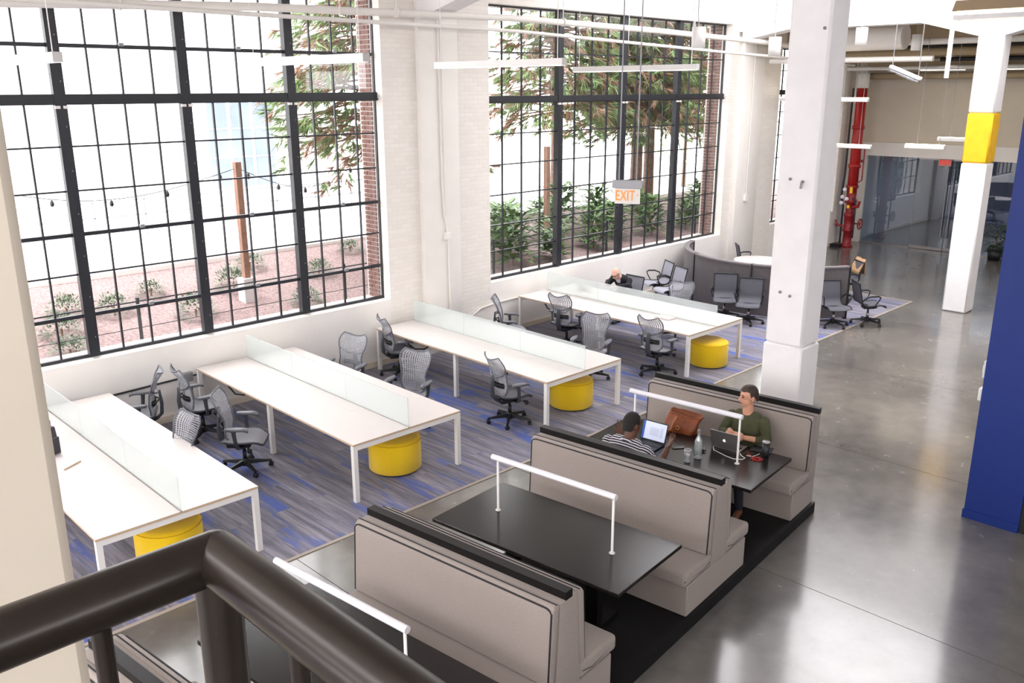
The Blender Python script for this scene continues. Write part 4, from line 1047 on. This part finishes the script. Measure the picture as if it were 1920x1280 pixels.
# vapour-tight fixture hanging askew
o = thing('hanging_strip_light', 'clear-covered strip light hanging askew before the end wall', 'lamp', (16.0, -4.2, 5.0)); o.rotation_euler = (R(-22), 0, R(180))
MB().bb(-.07, .07, 0, .67, .0, .06).build('housing', WMET, o, .01, 1)
MB().bb(-.065, .065, .01, .66, -.06, 0).build('cover', CLEARG, o)
MB().tube([(0, .03, -.03), (0, .64, -.03)], .018, 8).build('tube', LIGHTB, o)
for nm, p in (('suspension_chain', (16.0, -4.25, 5.05)), ('suspension_chain', (16.0, -4.78, 4.85))):
    c = thing(nm, 'thin chain holding the %s end of the askew strip light' % ('left' if p[1] > -4.5 else 'right'), 'chain', p)
    MB().tube([(0,0,0),(0,0,7.3-p[2])], .008, 5).build('links', GREYM, c)
for y, z0, lab in ((-4.95, 4.8, 'left'), (-5.28, 4.75, 'right')):
    x = 17.0 if lab == 'left' else 18.6
    o = tag(MB().tube([(x, y+(.0 if lab == 'left' else .0), z0), (x, y, 6.55)], .045, 12).build('drop_pipe', WMET), 'white vertical drop pipe, %s of two by the banded column' % lab, 'pipe', 'white drop pipes')
# overhead pipes along the window wall
o = thing('sprinkler_main', 'thick white pipe running along the top of the windows', 'pipe', (0, 0, 0))
MB().tube([(-3,-.6,5.44),(.9,-.6,5.55),(4.03,-.6,5.68),(8.89,-.6,5.775),(13,-.6,5.74),(17.49,-.6,5.647),(24.3,-.6,5.45)], .055, 12).build('pipe', WHITE, o)
for x, z in ((2.2,5.61),(6.4,5.73),(10.2,5.77),(14.4,5.70)): MB().lathe([(0,-.02),(.072,-.02),(.072,.02),(0,.02)], 14, (x,-.6,z), rot=(0,R(90),0)).tube([(x,-.6,z),(x,-.6,7.3)], .008, 6).build('hanger', WHITE, o)
o = thing('conduit_pipe', 'thinner white pipe below the thick one along the windows', 'pipe', (0, 0, 0))
MB().tube([(-3,-.70,5.58),(1.5,-.70,5.585),(4.0,-.70,5.575),(8.9,-.70,5.56),(15.6,-.70,5.375),(17.5,-.70,5.335),(22,-.70,5.2)], .03, 10).build('pipe', WHITE, o)
for x, z in ((1.9,5.58),(5.3,5.57),(12,5.47)): MB().tube([(x,-.70,z),(x,-.70,7.3)], .006, 6).build('hanger', WHITE, o)
# electrical conduit on the pilaster
o = thing('wall_conduit', 'pair of cream conduits running down the pilaster between windows', 'conduit', (0, 0, 0))
MB().tube([(7.60,-.135,7.3),(7.63,-.135,3.0),(7.66,-.135,2.5),(7.74,-.135,2.2),(7.76,-.135,.4),(7.76,-.135,.12)], .016, 8).build('conduit', WHITE, o)
MB().tube([(7.68,-.135,7.3),(7.68,-.135,3.2),(7.70,-.135,2.4),(7.72,-.135,2.1)], .012, 8).build('conduit', WHITE, o)
MB().bb(7.66, 7.78, -.17, -.11, 2.05, 2.18).build('junction_box', WHITE, o, .008, 1)
o = tag(MB().tube([(17.75,-.135,6),(17.76,-.135,2.0)], .012, 8).bb(17.70,17.82,-.17,-.112,1.85,2.0).build('wall_conduit', WHITE), 'slim conduit with a box on the pilaster right of the middle window', 'conduit')
# surface raceway and outlet box under the first window
o = thing('outlet_box', 'grey power box on the wall under the first window', 'outlet', (2.8, 0, .62))
MB().bb(-.07, .07, -.06, 0, -.07, .07).build('box', GREYM, o, .006, 1)
MB().tube([(-.07,-.02,0),(-1.2,-.02,-.02),(-2.6,-.02,-.02)], .014, 6).tube([(.07,-.02,0),(1.3,-.02,0)], .012, 6).build('raceway', BLKP, o)
o = tag(MB().tube([(8.35,-.03,.50),(8.6,-.03,.62),(9.0,-.03,.66),(10.4,-.03,.68)], .018, 8).build('wall_raceway', WHITE), 'white raceway pipe bending along the wall behind the third desk', 'conduit')

# EXIT sign on rods
def text_mesh(txt, size, depth=.004):
    cu = bpy.data.curves.new('lettering', 'FONT'); cu.body = txt; cu.size = size; cu.extrude = depth; cu.align_x = 'CENTER'; cu.align_y = 'CENTER'
    t = bpy.data.objects.new('lettering', cu); COL.objects.link(t)
    dg = bpy.context.evaluated_depsgraph_get(); me = bpy.data.meshes.new_from_object(t.evaluated_get(dg)); bpy.data.objects.remove(t); return me
ex = thing('exit_sign', 'hanging EXIT sign with orange letters before the middle window', 'sign', (7.3, -4.42, 3.30), R(-62))
MB().bb(-.21, .21, -.035, .035, .0, .11).build('housing', GREYM, ex, .005, 1)
MB().bb(-.175, .175, -.012, .012, -.21, .0).build('panel', SIGNW, ex)
me = text_mesh('EXIT', .17); me.materials.append(ORANGE); o = link('lettering', me, ex, (-.03, -.016, -.105), (R(90), 0, 0)); o.scale = (.78, 1.18, 1)
MB().add([(.13,-.018,-.06),(.155,-.018,-.085),(.13,-.018,-.11),(.14,-.018,-.085)], [(0,3,2,1)]).build('chevron', ORANGE, ex)
for x in (-.12, .12): MB().tube([(x,0,.11),(x,0,2.75)], .009, 6).build('rod', GREYM, ex)
ex = thing('exit_sign', 'small red EXIT sign above the far glass doors', 'sign', (24.42, -2.55, 2.545), R(-90))
MB().bb(-.17, .17, .0, .03, -.09, .09).build('panel', mat('sign_pale', rgb(226,150,140), .5), ex)
me = text_mesh('EXIT', .17); me.materials.append(REDSIGN); o = link('lettering', me, ex, (0, -.004, 0), (R(90), 0, 0)); o.scale = (.85, 1, 1)

# red fire standpipe in the far corner
sp = thing('fire_standpipe', 'red fire standpipe with valves in the far corner', 'standpipe', (23.33, -.40, 0))
r = .145
MB().lathe([(0,1.75),(r,1.75),(r,4.62),(0,4.62)], 20).build('riser', REDP, sp)
MB().lathe([(0,4.6),(r+.03,4.6),(r+.03,5.0),(r,5.0),(r,6.5),(0,6.5)], 20).build('white_riser', WHITE, sp)
MB().lathe([(0,0),(.17,0),(.17,.06),(.13,.08),(.125,.45),(.16,.47),(.16,.55),(.13,.57),(.14,.9),(.16,.92),(.16,1.0),(.12,1.02),(.12,1.3),(.17,1.33),(.17,1.42),(.14,1.45),(.14,1.75),(.175,1.77),(.175,1.84),(0,1.84)], 20).build('valve_body', REDD, sp)
for z in (2.4, 3.0, 3.5): MB().lathe([(r,z-.05),(r+.03,z-.05),(r+.03,z+.05),(r,z+.05)], 20).build('coupling', REDP, sp)
wv = MB().tube([(0, -.16+.16*math.cos(a)*0, 0) for a in (0, 1)], .01) if False else None
hw = MB().tube([(.0+.15*math.cos(2*PI*k/20), -.34, .72+.15*math.sin(2*PI*k/20)) for k in range(20)], .018, 7, closed=True)
for k in range(5): hw.tube([(0,-.34,.72),(.15*math.cos(2*PI*k/5),-.34,.72+.15*math.sin(2*PI*k/5))], .012, 6)
hw.tube([(0,-.1,.72),(0,-.34,.72)], .025, 8).build('handwheel', REDD, sp)
MB().bb(-.2,-.17,-.1,-.02,1.62,1.80).bb(-.2,-.17,-.06,.02,1.18,1.27).build('yellow_tag', YELP, sp)
for y, z in ((.18,1.5),(.2,1.32),(.05,1.45),(.13,1.72)):
    MB().lathe([(0,-.03),(.055,-.03),(.06,0),(.055,.03),(0,.03)], 14, (-.19, y, z), rot=(0,R(-90),0)).build('gauge', mat('gauge_face', rgb(228,216,226), .3) if 'gauge_face' not in MATS else MATS['gauge_face'], sp)
MB().tube([(-.05,.2,.1),(-.05,.2,1.2),(-.1,.26,1.5),(-.05,.24,2.2),(-.05,.24,4.6)], .03, 8).tube([(-.1,-.2,.3),(-.1,-.2,1.3),(-.1,-.1,1.5)], .025, 8).build('side_pipe', BLKP, sp)
MB().tube([(-.05,-.1,2.9),(-.05,-.28,2.9),(-.05,-.28,2.0),(-.05,-.12,1.9)], .02, 8).tube([(0,-.1,2.55),(0,-.24,2.55)], .04, 8).build('bypass_pipe', REDD, sp)
MB().tube([(-.1,.1,.62),(-.16,.28,.66),(-.16,.34,.8)], .03, 8).ball((-.16,.3,.66), .05, 10, 7).build('hose_outlet', REDD, sp)
MB().tube([(-.1,-.1,1.2),(-.12,-.28,1.25),(-.1,-.3,1.4)], .05, 8).build('hose_outlet', REDD, sp)
MB().bb(-.3,.0,.1,.4,.001,.09).ball((-.28,.5,.05), .05, 8, 6).build('floor_fitting', BLKP, sp)

# far ceiling clutter: ducts and pipes
def pipe(name, label, pts, r, m_, cat='pipe', grp='pipes under the far ceiling'):
    return tag(MB().tube(pts, r, 12).build(name, m_), label, cat, grp)
pipe('air_duct', 'fat white duct under the far ceiling right of the big column', [(18.7,-.9,5.72),(18.7,-3.35,5.72)], .28, WHITE, 'duct')
pipe('air_duct', 'tan round duct crossing behind the white duct', [(20.5,-2.0,5.8),(20.5,-7.5,5.8)], .2, TANC, 'duct')
pipe('ceiling_pipe', 'tan pipe along the top of the end wall', [(23.9,-.35,4.93),(23.9,-9,4.93)], .09, TANC)
pipe('ceiling_pipe', 'long cream pipe crossing below the white duct', [(18.2,-.3,5.24),(18.2,-4.2,5.22)], .06, WHITE)
pipe('ceiling_pipe', 'thin tan pipe above the standpipe', [(22.0,-.2,5.3),(22.0,-8.5,5.3)], .045, TANC)
pipe('ceiling_pipe', 'dark thin pipe high under the far ceiling', [(21.2,-.2,5.62),(21.2,-9,5.6)], .05, DARKP)
pipe('ceiling_pipe', 'tan pipe running away right of the banded column', [(18.3,-6.6,5.5),(24.3,-6.2,5.5)], .07, TANC)
pipe('ceiling_pipe', 'tan pipe branch at the right edge', [(20.8,-5.9,4.75),(20.8,-8.2,4.75)], .06, TANC)
pipe('ceiling_pipe', 'tan diagonal pipe brace near the right edge', [(20.8,-6.4,5.4),(20.8,-7.2,4.8)], .04, TANC)
for k, (x, zb_) in enumerate(((19.6, 5.72), (21.6, 5.42), (23.3, 5.16))):
    tag(MB().bb(x-.09, x+.09, -12, -.02, zb_, 6.56).build('ceiling_joist', TANC), ('nearest', 'middle', 'farthest')[k]+' tan joist under the far ceiling', 'joist', 'tan joists under the far ceiling')
for x, y, lab in ((22.8,-2.75,'left'),(22.8,-4.2,'right')):
    o = thing('lens_light', 'flat glowing ceiling light, %s one before the end wall' % lab, 'lamp', (x, y, 5.06)); o.rotation_euler = (0, 0, .3)
    MB().bb(-.15,.15,-.55,.55,0,.06).build('housing', WMET, o); MB().bb(-.13,.13,-.53,.53,-.01,0).build('lens', EMWARM, o)
    MB().tube([(0,-.4,.06),(0,-.4,1.49)], .008, 5).tube([(0,.4,.06),(0,.4,1.49)], .008, 5).build('hanger', GREYM, o)

# potted plant by the glass
pt = thing('potted_plant', 'dark leafy potted plant by the glass wall', 'plant', (24.1, -4.28, 0))
MB().lathe([(0,0),(.15,0),(.19,.28),(.17,.28),(.16,.25),(0,.25)], 20).build('pot', BLKP, pt)
MB().tube([(0,0,.25),(.02,0,.5),(-.01,.02,.75)], [.02,.015,.01], 6).build('stem', SHOE, pt)
def leaf(mb, p, d, l, w, droop=.4):
    d = Vector(d).normalized(); s = d.cross(Vector((0,0,1)))
    if s.length < 1e-3: s = Vector((1,0,0))
    s.normalize(); p = Vector(p); dn = Vector((0,0,-1))
    a = p+d*l*.45+dn*l*.06; b = p+d*l+dn*l*droop
    mb.add([p, a+s*w-dn*w*.25, b, a-s*w-dn*w*.25, a], [(0,4,1),(1,4,2),(0,3,4),(3,2,4)], True)
mb = MB(); rnd = random.Random(3)
for k in range(150):
    low = k < 75; a = rnd.uniform(0, 2*PI); z = rnd.uniform(.22,.52) if low else rnd.uniform(.62,1.0); rr = rnd.uniform(.03,.2)
    leaf(mb, (rr*math.cos(a), rr*math.sin(a), z), (math.cos(a), math.sin(a), rnd.uniform(-.2,.5)), rnd.uniform(.1,.2), rnd.uniform(.03,.055))
mb.build('foliage', GREENP, pt)

# things on the desks
LEATHB = mat('dark_bag_leather', rgb(52,46,54), .5, noise=.1, nscale=20)
def dpos(i, u, v): q = desk_local(i, u, v); return (q[0], q[1], .7355)
hb = thing('handbag', 'dark handbag with a looped strap on the nearest desk', 'handbag', dpos(0, .40, -1.42), .3)
mb = MB().prism([(-.11,0),(.11,0),(.085,.24),(-.085,.24)], -.06, .06, 'y').build('body', LEATHB, hb, .02, 2)
MB().tube([(.07,.03,.2),(.13,.10,.26),(.17,.16,.2),(.18,.2,.1),(.15,.22,.02)], .008, 6).tube([(-.06,.0,.23),(-.03,.0,.36),(.03,.0,.36),(.06,.0,.23)], .007, 6).build('strap', BLKP, hb)
MB().ball((.15,.23,.02), .022, 8, 6).ball((.17,.2,.03), .016, 8, 6).build('charm', mat('coral_charm', rgb(206,140,126), .5), hb)
nb = tag(MB().bb(-.12,.12,-.16,.16,0,.018).build('paper_pad', mat('pale_cover', rgb(236,226,226), .5)), 'pale paper pad with a brown edge on the nearest desk', 'notepad'); nb.location = dpos(0, .34, -2.02); nb.rotation_euler = (0,0,.5)
MB().bb(-.121,.121,-.162,-.155,0.001,.017).build('edge', PLYE, nb)
lp = thing('laptop', 'dark open laptop behind the handbag on the nearest desk', 'laptop', dpos(0, .26, -1.66), .4)
MB().bb(-.16,.16,-.11,.11,.001,.014).build('base', GREYM, lp); MB().bb(-.16,.16,-.115,-.107,.012,.2).build('lid', LEATHB, lp)
bx = tag(MB().bb(-.1,.1,-.16,.16,0,.035).build('power_hub', LAM, None, .006, 1), 'white power hub raised from the farthest desk near its end', 'power hub'); bx.location = dpos(3, .62, -3.05)
l2 = thing('laptop', 'white laptop open before the bald man on the farthest desk', 'laptop', dpos(3, 1.30, -.62), DROT)
MB().bb(-.02,.2,-.16,.16,.001,.014).build('base', LAM, l2); MB().bb(-.07,-.055,-.16,.16,.012,.22, Matrix.Rotation(R(-14),4,'Y')).build('lid', LAM, l2)
for u, v, rz, lab in ((.42, -.72, .2, 'white paper sheet nearest the wall on the farthest desk'), (.50, -1.12, -.15, 'white paper sheet beside a mouse on the farthest desk')):
    o = tag(MB().bb(-.105,.105,-.148,.148,0,.002).build('paper_sheet', mat('paper', rgb(244,242,240), .8) if 'paper' not in MATS else MATS['paper']), lab, 'paper'); o.location = dpos(3, u, v); o.rotation_euler = (0,0,rz)
ms = tag(MB().ball((0,0,.018), (.055,.032,.019), 14, 8).build('computer_mouse', GREYM), 'grey computer mouse on the farthest desk', 'mouse'); ms.location = dpos(3, .58, -.78)

# ------------------------------------------------------------------ mezzanine under the camera and its railing
struct(MB().bb(-10.2, -2.12, -20.2, -11.13, 2.84, 3.05).build('floor_mezzanine', CONC, None))
rl = thing('mezzanine_railing', 'dark bronze pipe railing across the lower left foreground', 'railing', (-2.074, -11.079, 3.05))
ZR = 1.07; rr = .030
MB().tube([(-6,0,ZR),(-.0,0,ZR)], rr, 20).ball((0,0,ZR), rr, 20, 14).build('top_rail', RAILM, rl)
MB().tube([(0,0,ZR),(0,-4,ZR)], rr, 20).build('top_rail', RAILM, rl)
MB().tube([(0,0,-.15),(0,0,ZR)], rr*.85, 20).build('post', RAILM, rl)
for k in range(1, 30): MB().tube([(-k*.13,0,.06),(-k*.13,0,ZR)], .0105, 12).build('baluster', RAILM, rl)
for k in range(1, 26): MB().tube([(0,-k*.135-.035,.06),(0,-k*.135-.035,ZR)], .0105, 12).build('baluster', RAILM, rl)
MB().tube([(-6,0,.06),(0,0,.06)], .014, 12).build('bottom_rail', RAILM, rl); MB().tube([(0,0,.06),(0,-4,.06)], .014, 12).build('bottom_rail', RAILM, rl)
# more services under the far ceiling
pipe('cable_tray', 'dark cable tray crossing right of the banded column', [(19.9,-5.6,5.2),(19.9,-11,5.2)], .07, DARKP, 'cable tray')
pipe('ceiling_pipe', 'cream pipe just above the tan wall pipe', [(22.7,-.2,5.12),(22.7,-9,5.12)], .05, WHITE)
pipe('air_duct', 'tan cross duct between the joists', [(20.75,-.8,5.45),(20.75,-6.0,5.45)], .1, TANC, 'duct')
pipe('ceiling_pipe', 'cream pipe beside the fat white duct', [(19.2,-3.2,5.62),(19.2,-9,5.62)], .07, WHITE)
pipe('ceiling_pipe', 'dark pipe below the middle joist', [(21.9,-3.0,5.3),(21.9,-11,5.3)], .05, DARKP)
# ------------------------------------------------------------------ outdoors
MULCH = mat('red_mulch', rgb(138,116,114), .95, noise=.45, nscale=22, bump=.8, bscale=50)
PATH = mat('pale_paving', rgb(226,222,220), .9, noise=.03, nscale=2)
BARK = mat('red_bark', rgb(136,112,98), .9, noise=.25, nscale=14, bump=.5, bscale=30)
POLEW = mat('timber_pole', rgb(140,104,86), .85, noise=.2, nscale=10)
LEAFD = mat('laurel_leaf', rgb(98,128,76), .5, noise=.3, nscale=6)
LEAFS = mat('sage_leaf', rgb(104,120,98), .7, noise=.3, nscale=10)
NEEDLE = mat('conifer_needle', rgb(124,146,98), .8, noise=.35, nscale=5)
NEEDLEB = mat('brown_needle', rgb(156,122,104), .8, noise=.3, nscale=5)
LEAFY = mat('bright_leaf', rgb(150,178,96), .7, noise=.25, nscale=4)
FACADE = mat('white_facade', rgb(236,234,234), .8)
GREYW = mat('facade_glass', rgb(128,140,158), .25, noise=.15, nscale=1.2)
def gz(y): return .72+.115*(y-.66)
g = sroot('ground')
n = 60
MB().grid(lambda u, v: Vector((-12+50*u, .66+4.4*v, gz(.66+4.4*v)+.03*math.sin(37*u+5*v)*math.sin(9*v))), n, 14).build('mulch_bed', MULCH, g)
MB().bb(-40, 70, 5.05, 13.8, .6, 1.24).build('paving', PATH, g)
MB().bb(-40, 70, 5.0, 5.12, .6, 1.30).build('kerb', PATH, g)
MB().bb(-60, 90, 13.8, 60, .5, 1.2).build('far_paving', PATH, g)
# building across the way
bd = thing('white_building', 'overexposed white building across the walkway', 'building', (-8, 15, 1.2))
MB().bb(-25, 24, 0, 8, -.5, 11).build('wall', FACADE, bd)
for x0, x1 in ((18.95,19.6),(19.75,20.4),(20.55,21.2)):
    w_ = MB().bb(x0, x1, -.06, .02, .35, 3.2).build('window', GREYW, bd)
    for z in (1.3, 2.2): MB().bb(x0, x1, -.08, -.06, z-.02, z+.02).build('glazing_bar', FACADE, w_)
MB().bb(16, 23, -.5, 0, 3.7, 4.0).build('canopy', FACADE, bd)
# walkway handrail
hr_ = thing('walkway_railing', 'thin grey metal handrail along the outdoor walkway', 'railing', (0, 9, 1.24))
for z in (.2, .55, .9): MB().tube([(-6,0,z),(13.5,0,z)], .022, 6).build('rail', GREYM, hr_)
for k in range(17): MB().tube([(-5.5+k*1.17,0,0),(-5.5+k*1.17,0,.9)], .022, 6).build('post', GREYM, hr_)
# black fence just outside the windows
fe = thing('wire_fence', 'low black fence just outside the windows', 'fence', (0, 1.0, 0))
for z in (1.60,): MB().tube([(-6,0,z),(24,0,z)], .012, 6).build('rail', BLACKST, fe)
MB().tube([(-6,0,1.2),(24,0,1.2)], .006, 6).build('wire', BLACKST, fe)
for k in range(9): MB().tube([(-4.7+k*3.66,0,.6),(-4.7+k*3.66,0,1.66)], .028, 8).build('post', BLACKST, fe)
# timber poles and string lights
PB = []
for x, y, z1, lab in ((5.2, 2.5, 3.4, 'timber light pole seen through the first window'), (13.15, 2.5, 3.3, 'timber light pole seen through the middle window')):
    o = thing('light_pole', lab, 'pole', (x, y, gz(y)-.1), 0, 'timber poles with string lights')
    MB().bb(-.055,.055,-.055,.055,.5,z1-gz(y)+.1).build('post', POLEW, o); MB().bb(-.12,.12,-.12,.12,0,.52).build('concrete_foot', mat('pole_foot', rgb(214,210,212), .9) if 'pole_foot' not in MATS else MATS['pole_foot'], o)
    PB.append(Vector((x, y, z1-.1)))
sl = thing('string_lights', 'string of small bulbs slung from the timber pole', 'string lights', (0,0,0))
cat_ = [PB[0]+(Vector((.8, 4.2, 3.4))-PB[0])*t+Vector((0,0,-.5*math.sin(PI*t))) for t in [k/16 for k in range(17)]]
cat2 = [PB[0]+(Vector((9.5, 4.5, 3.3))-PB[0])*t+Vector((0,0,-.55*math.sin(PI*t))) for t in [k/16 for k in range(17)]]
MB().tube(cat_, .007, 5).build('wire', BLACKST, sl); MB().tube(cat2, .007, 5).build('wire', BLACKST, sl)
bulb = MB().lathe([(0,0),(.02,-.02),(.035,-.07),(.03,-.1),(0,-.12)], 10).mesh('bulb'); bulb.materials.append(BLACKST)
for p in cat_[1::3]+cat2[1::3]: link('bulb', bulb, sl, p)
# bicycle by a sign post at far left
by = thing('bicycle', 'grey parked bicycle faintly visible at the far left', 'bicycle', (1.9, 7.4, 1.24), .1)
for x in (-.5, .5): MB().tube([(x+.33*math.cos(2*PI*k/24), 0, .35+.33*math.sin(2*PI*k/24)) for k in range(24)], .02, 6, closed=True).build('wheel', GREYM, by)
MB().tube([(-.5,0,.35),(-.15,0,.35),(.38,0,.8),(-.22,0,.8),(-.5,0,.35)], .02, 6).tube([(-.15,0,.35),(-.26,0,.95)], .02, 6).tube([(.5,0,.35),(.36,0,.98)], .02, 6).build('frame', GREYM, by)
MB().tube([(.36,-.25,1.0),(.34,0,1.02),(.36,.25,1.0)], .015, 6).build('handlebar', GREYM, by); MB().ball((-.27,0,.98), (.13,.06,.03), 10, 6).build('saddle', BLKP, by)

# shrubs
rnd = random.Random(11)
def round_shrub_mesh(k, r=.3, n=520):
    mb = MB(); q = random.Random(k)
    for _ in range(n):
        a = q.uniform(0, 2*PI); e = math.asin(q.uniform(-.2, 1)); rr_ = r*q.uniform(.55, 1.05)
        d = Vector((math.cos(e)*math.cos(a), math.cos(e)*math.sin(a), math.sin(e)))
        leaf(mb, d*rr_+Vector((0,0,r*.35)), d+Vector((q.uniform(-.6,.6), q.uniform(-.6,.6), q.uniform(-.1,.6))), q.uniform(.05,.09), q.uniform(.01,.018), .15)
    me = mb.mesh('foliage'); me.materials.append(LEAFS); return me
SH = [round_shrub_mesh(k) for k in range(3)]
spots = [(1.95,2.4),(2.35,3.3),(3.0,3.0),(3.9,3.6),(4.05,2.2),(5.3,3.2),(6.2,4.2),(5.95,1.75),(8.7,4.3),(7.1,3.1),(8.0,1.9),(1.75,1.5)]
where = ['back row, by the left column', 'behind the left mullion', 'beside the second mullion, back', 'back row, centre of the first window', 'front row, centre of the first window', 'back row, left of the timber pole', 'far edge of the mulch, behind the pole', 'front row, right of the timber pole', 'far edge of the mulch, right of the first window', 'middle row, at the right of the first window', 'front row, at the right jamb of the first window', 'bottom left corner of the first window']
for k, (x, y) in enumerate(spots):
    o = thing('round_shrub', 'grey-green shrub in mulch: ' + where[k], 'shrub', (x, y, gz(y)-.02), rnd.uniform(0, 6), 'grey-green shrubs in the mulch')
    c = link('foliage', SH[k % 3], o); sc = rnd.uniform(.8, 1.15); c.scale = (sc, sc, sc*rnd.uniform(.8, 1))
    MB().tube([(0,0,0),(0,0,.15)], .02, 6).build('stem', BARK, o)
def laurel_mesh(k, n=230):
    mb = MB(); q = random.Random(k)
    for _ in range(n):
        a = q.uniform(0, 2*PI); h = q.uniform(.1, .85); rr_ = q.uniform(.02, .3)*(1.1-h*.4)
        leaf(mb, (rr_*math.cos(a), rr_*math.sin(a), h), (math.cos(a), math.sin(a), q.uniform(-.1, 1.1)), q.uniform(.2,.34), q.uniform(.035,.06), .25)
    me = mb.mesh('foliage'); me.materials.append(LEAFD); return me
LA = [laurel_mesh(50+k) for k in range(3)]
lw = [(11.2,1.7),(11.7,2.6),(12.3,1.5),(12.5,3.4),(13.6,3.0),(14.1,1.8),(14.7,3.4),(15.3,2.2),(15.9,3.2),(16.6,1.9),(17.4,2.9),(18.3,2.0),(19.3,2.4),(20.4,3.0),(21.8,2.4)]
wl_ = ['nearest the left edge of the middle window', 'second from the left edge of the middle window', 'low at the left mullion', 'tall behind the left mullion', 'behind the second timber pole', 'below the hanging EXIT sign, left', 'behind the EXIT sign', 'below the hanging EXIT sign, right', 'left of the twin trunks', 'at the foot of the twin trunks, front', 'at the foot of the twin trunks, rear', 'front, right of the twin trunks', 'by the right mullion', 'seen through the right section', 'at the right edge of the middle window']
for k, (x, y) in enumerate(lw):
    o = thing('laurel_shrub', 'broad-leaved green shrub ' + wl_[k], 'shrub', (x, y, gz(y)-.02), rnd.uniform(0, 6), 'broad-leaved shrubs outside the middle window')
    c = link('foliage', LA[k % 3], o); sc = rnd.uniform(1.0, 1.5)*(.8 if k > 9 else 1); c.scale = (sc, sc, sc)
    MB().tube([(0,0,0),(0,0,.3)], .02, 6).build('stem', BARK, o)
# conifers: trunk, limbs and drooping needle sprays
def conifer_meshes(k, z0, z1, rad, n):
    q = random.Random(k); g_ = MB(); b_ = MB(); lim = MB()
    nl = n//9
    for i in range(nl):
        a = q.uniform(0, 2*PI); h = z0+(z1-z0)*(i+q.random())/nl; L_ = rad*q.uniform(.55, 1.05)*(1-.5*(h-z0)/(z1-z0))
        tip = Vector((L_*math.cos(a), L_*math.sin(a), h+q.uniform(-.25,.25)*L_)); base = Vector((0,0,h+.12*L_))
        lim.tube([base, base.lerp(tip, .5)+Vector((0,0,.06*L_)), tip], [.028,.018,.008], 5, cap=False)
        for j in range(9):
            t = q.uniform(.3, 1.05); p = base.lerp(tip, t)+Vector((q.uniform(-.16,.16), q.uniform(-.16,.16), q.uniform(-.1,.1)))
            mb = b_ if q.random() < .3 else g_
            d0 = Vector((math.cos(a)+q.uniform(-.8,.8), math.sin(a)+q.uniform(-.8,.8), q.uniform(-.9,.1))).normalized()
            for s in range(15):
                d = (d0+Vector((q.uniform(-.6,.6), q.uniform(-.6,.6), q.uniform(-.6,.4)))).normalized(); l = q.uniform(.16,.36); w_ = q.uniform(.010,.020)
                sd = d.cross(Vector((q.uniform(-1,1), q.uniform(-1,1), q.uniform(-1,1)))).normalized()*w_; st = p+d0*q.uniform(0,.22)
                mb.add([st-sd, st+sd, st+d*l+Vector((0,0,-.12*l))], [(0,1,2)])
    out = []
    for mb, mm in ((g_, NEEDLE), (b_, NEEDLEB), (lim, BARK)):
        me = mb.mesh('foliage'); me.materials.append(mm); out.append(me)
    return out
def conifer(x, y, label, meshes, h, r=.13, lean=0, sc=1.0, rz=0):
    o = thing('conifer_tree', label, 'tree', (x, y, gz(y)-.1), rz, 'conifers outside the windows')
    MB().tube([(0,0,0),(lean*.3,0,h*.35),(lean*.7,.02,h*.7),(lean,0,h)], [r*1.25,r,r*.8,r*.4], 12).build('trunk', BARK, o)
    for me, nm in zip(meshes, ('green_foliage', 'brown_foliage', 'limbs')):
        c = link(nm, me, o); c.scale = (sc, sc, sc)
CA = conifer_meshes(21, 2.2, 7.6, 2.3, 2200); CB = conifer_meshes(22, 2.5, 7.8, 2.3, 2200)
conifer(8.75, 3.3, 'conifer whose boughs show at the right end of the first window', CA, 8, .15)
conifer(15.75, 4.6, 'conifer with drooping green boughs at the left of the middle window', CB, 8, .12, sc=1.05, rz=2)
conifer(18.6, 4.0, 'left of the twin brown trunks behind the EXIT sign', CB, 8.2, .155, lean=-.2, rz=.8)
conifer(19.35, 4.1, 'right of the twin brown trunks behind the EXIT sign', CA, 8.2, .14, lean=.15, rz=3.6)
conifer(22.6, 4.2, 'conifer at the right end of the middle window', CB, 8, .13, rz=4.5)
# bright leafy bush-tree
lt = thing('leafy_tree', 'bright green leafy tree between conifers outside the middle window', 'tree', (24.3, 6.2, 1.2))
mb = MB(); q = random.Random(77)
for k in range(900):
    a = q.uniform(0, 2*PI); e = math.asin(q.uniform(-.8, 1)); rr_ = 1.7*q.uniform(.3, 1)**.5
    leaf(mb, (rr_*math.cos(e)*math.cos(a), rr_*math.cos(e)*math.sin(a), 2.0+rr_*math.sin(e)), (q.uniform(-1,1), q.uniform(-1,1), q.uniform(-.5,.6)), q.uniform(.1,.18), q.uniform(.03,.05), .2)
mb.build('foliage', LEAFY, lt); MB().tube([(0,0,0),(0,0,2.2)], [.09,.05], 8).build('trunk', BARK, lt)
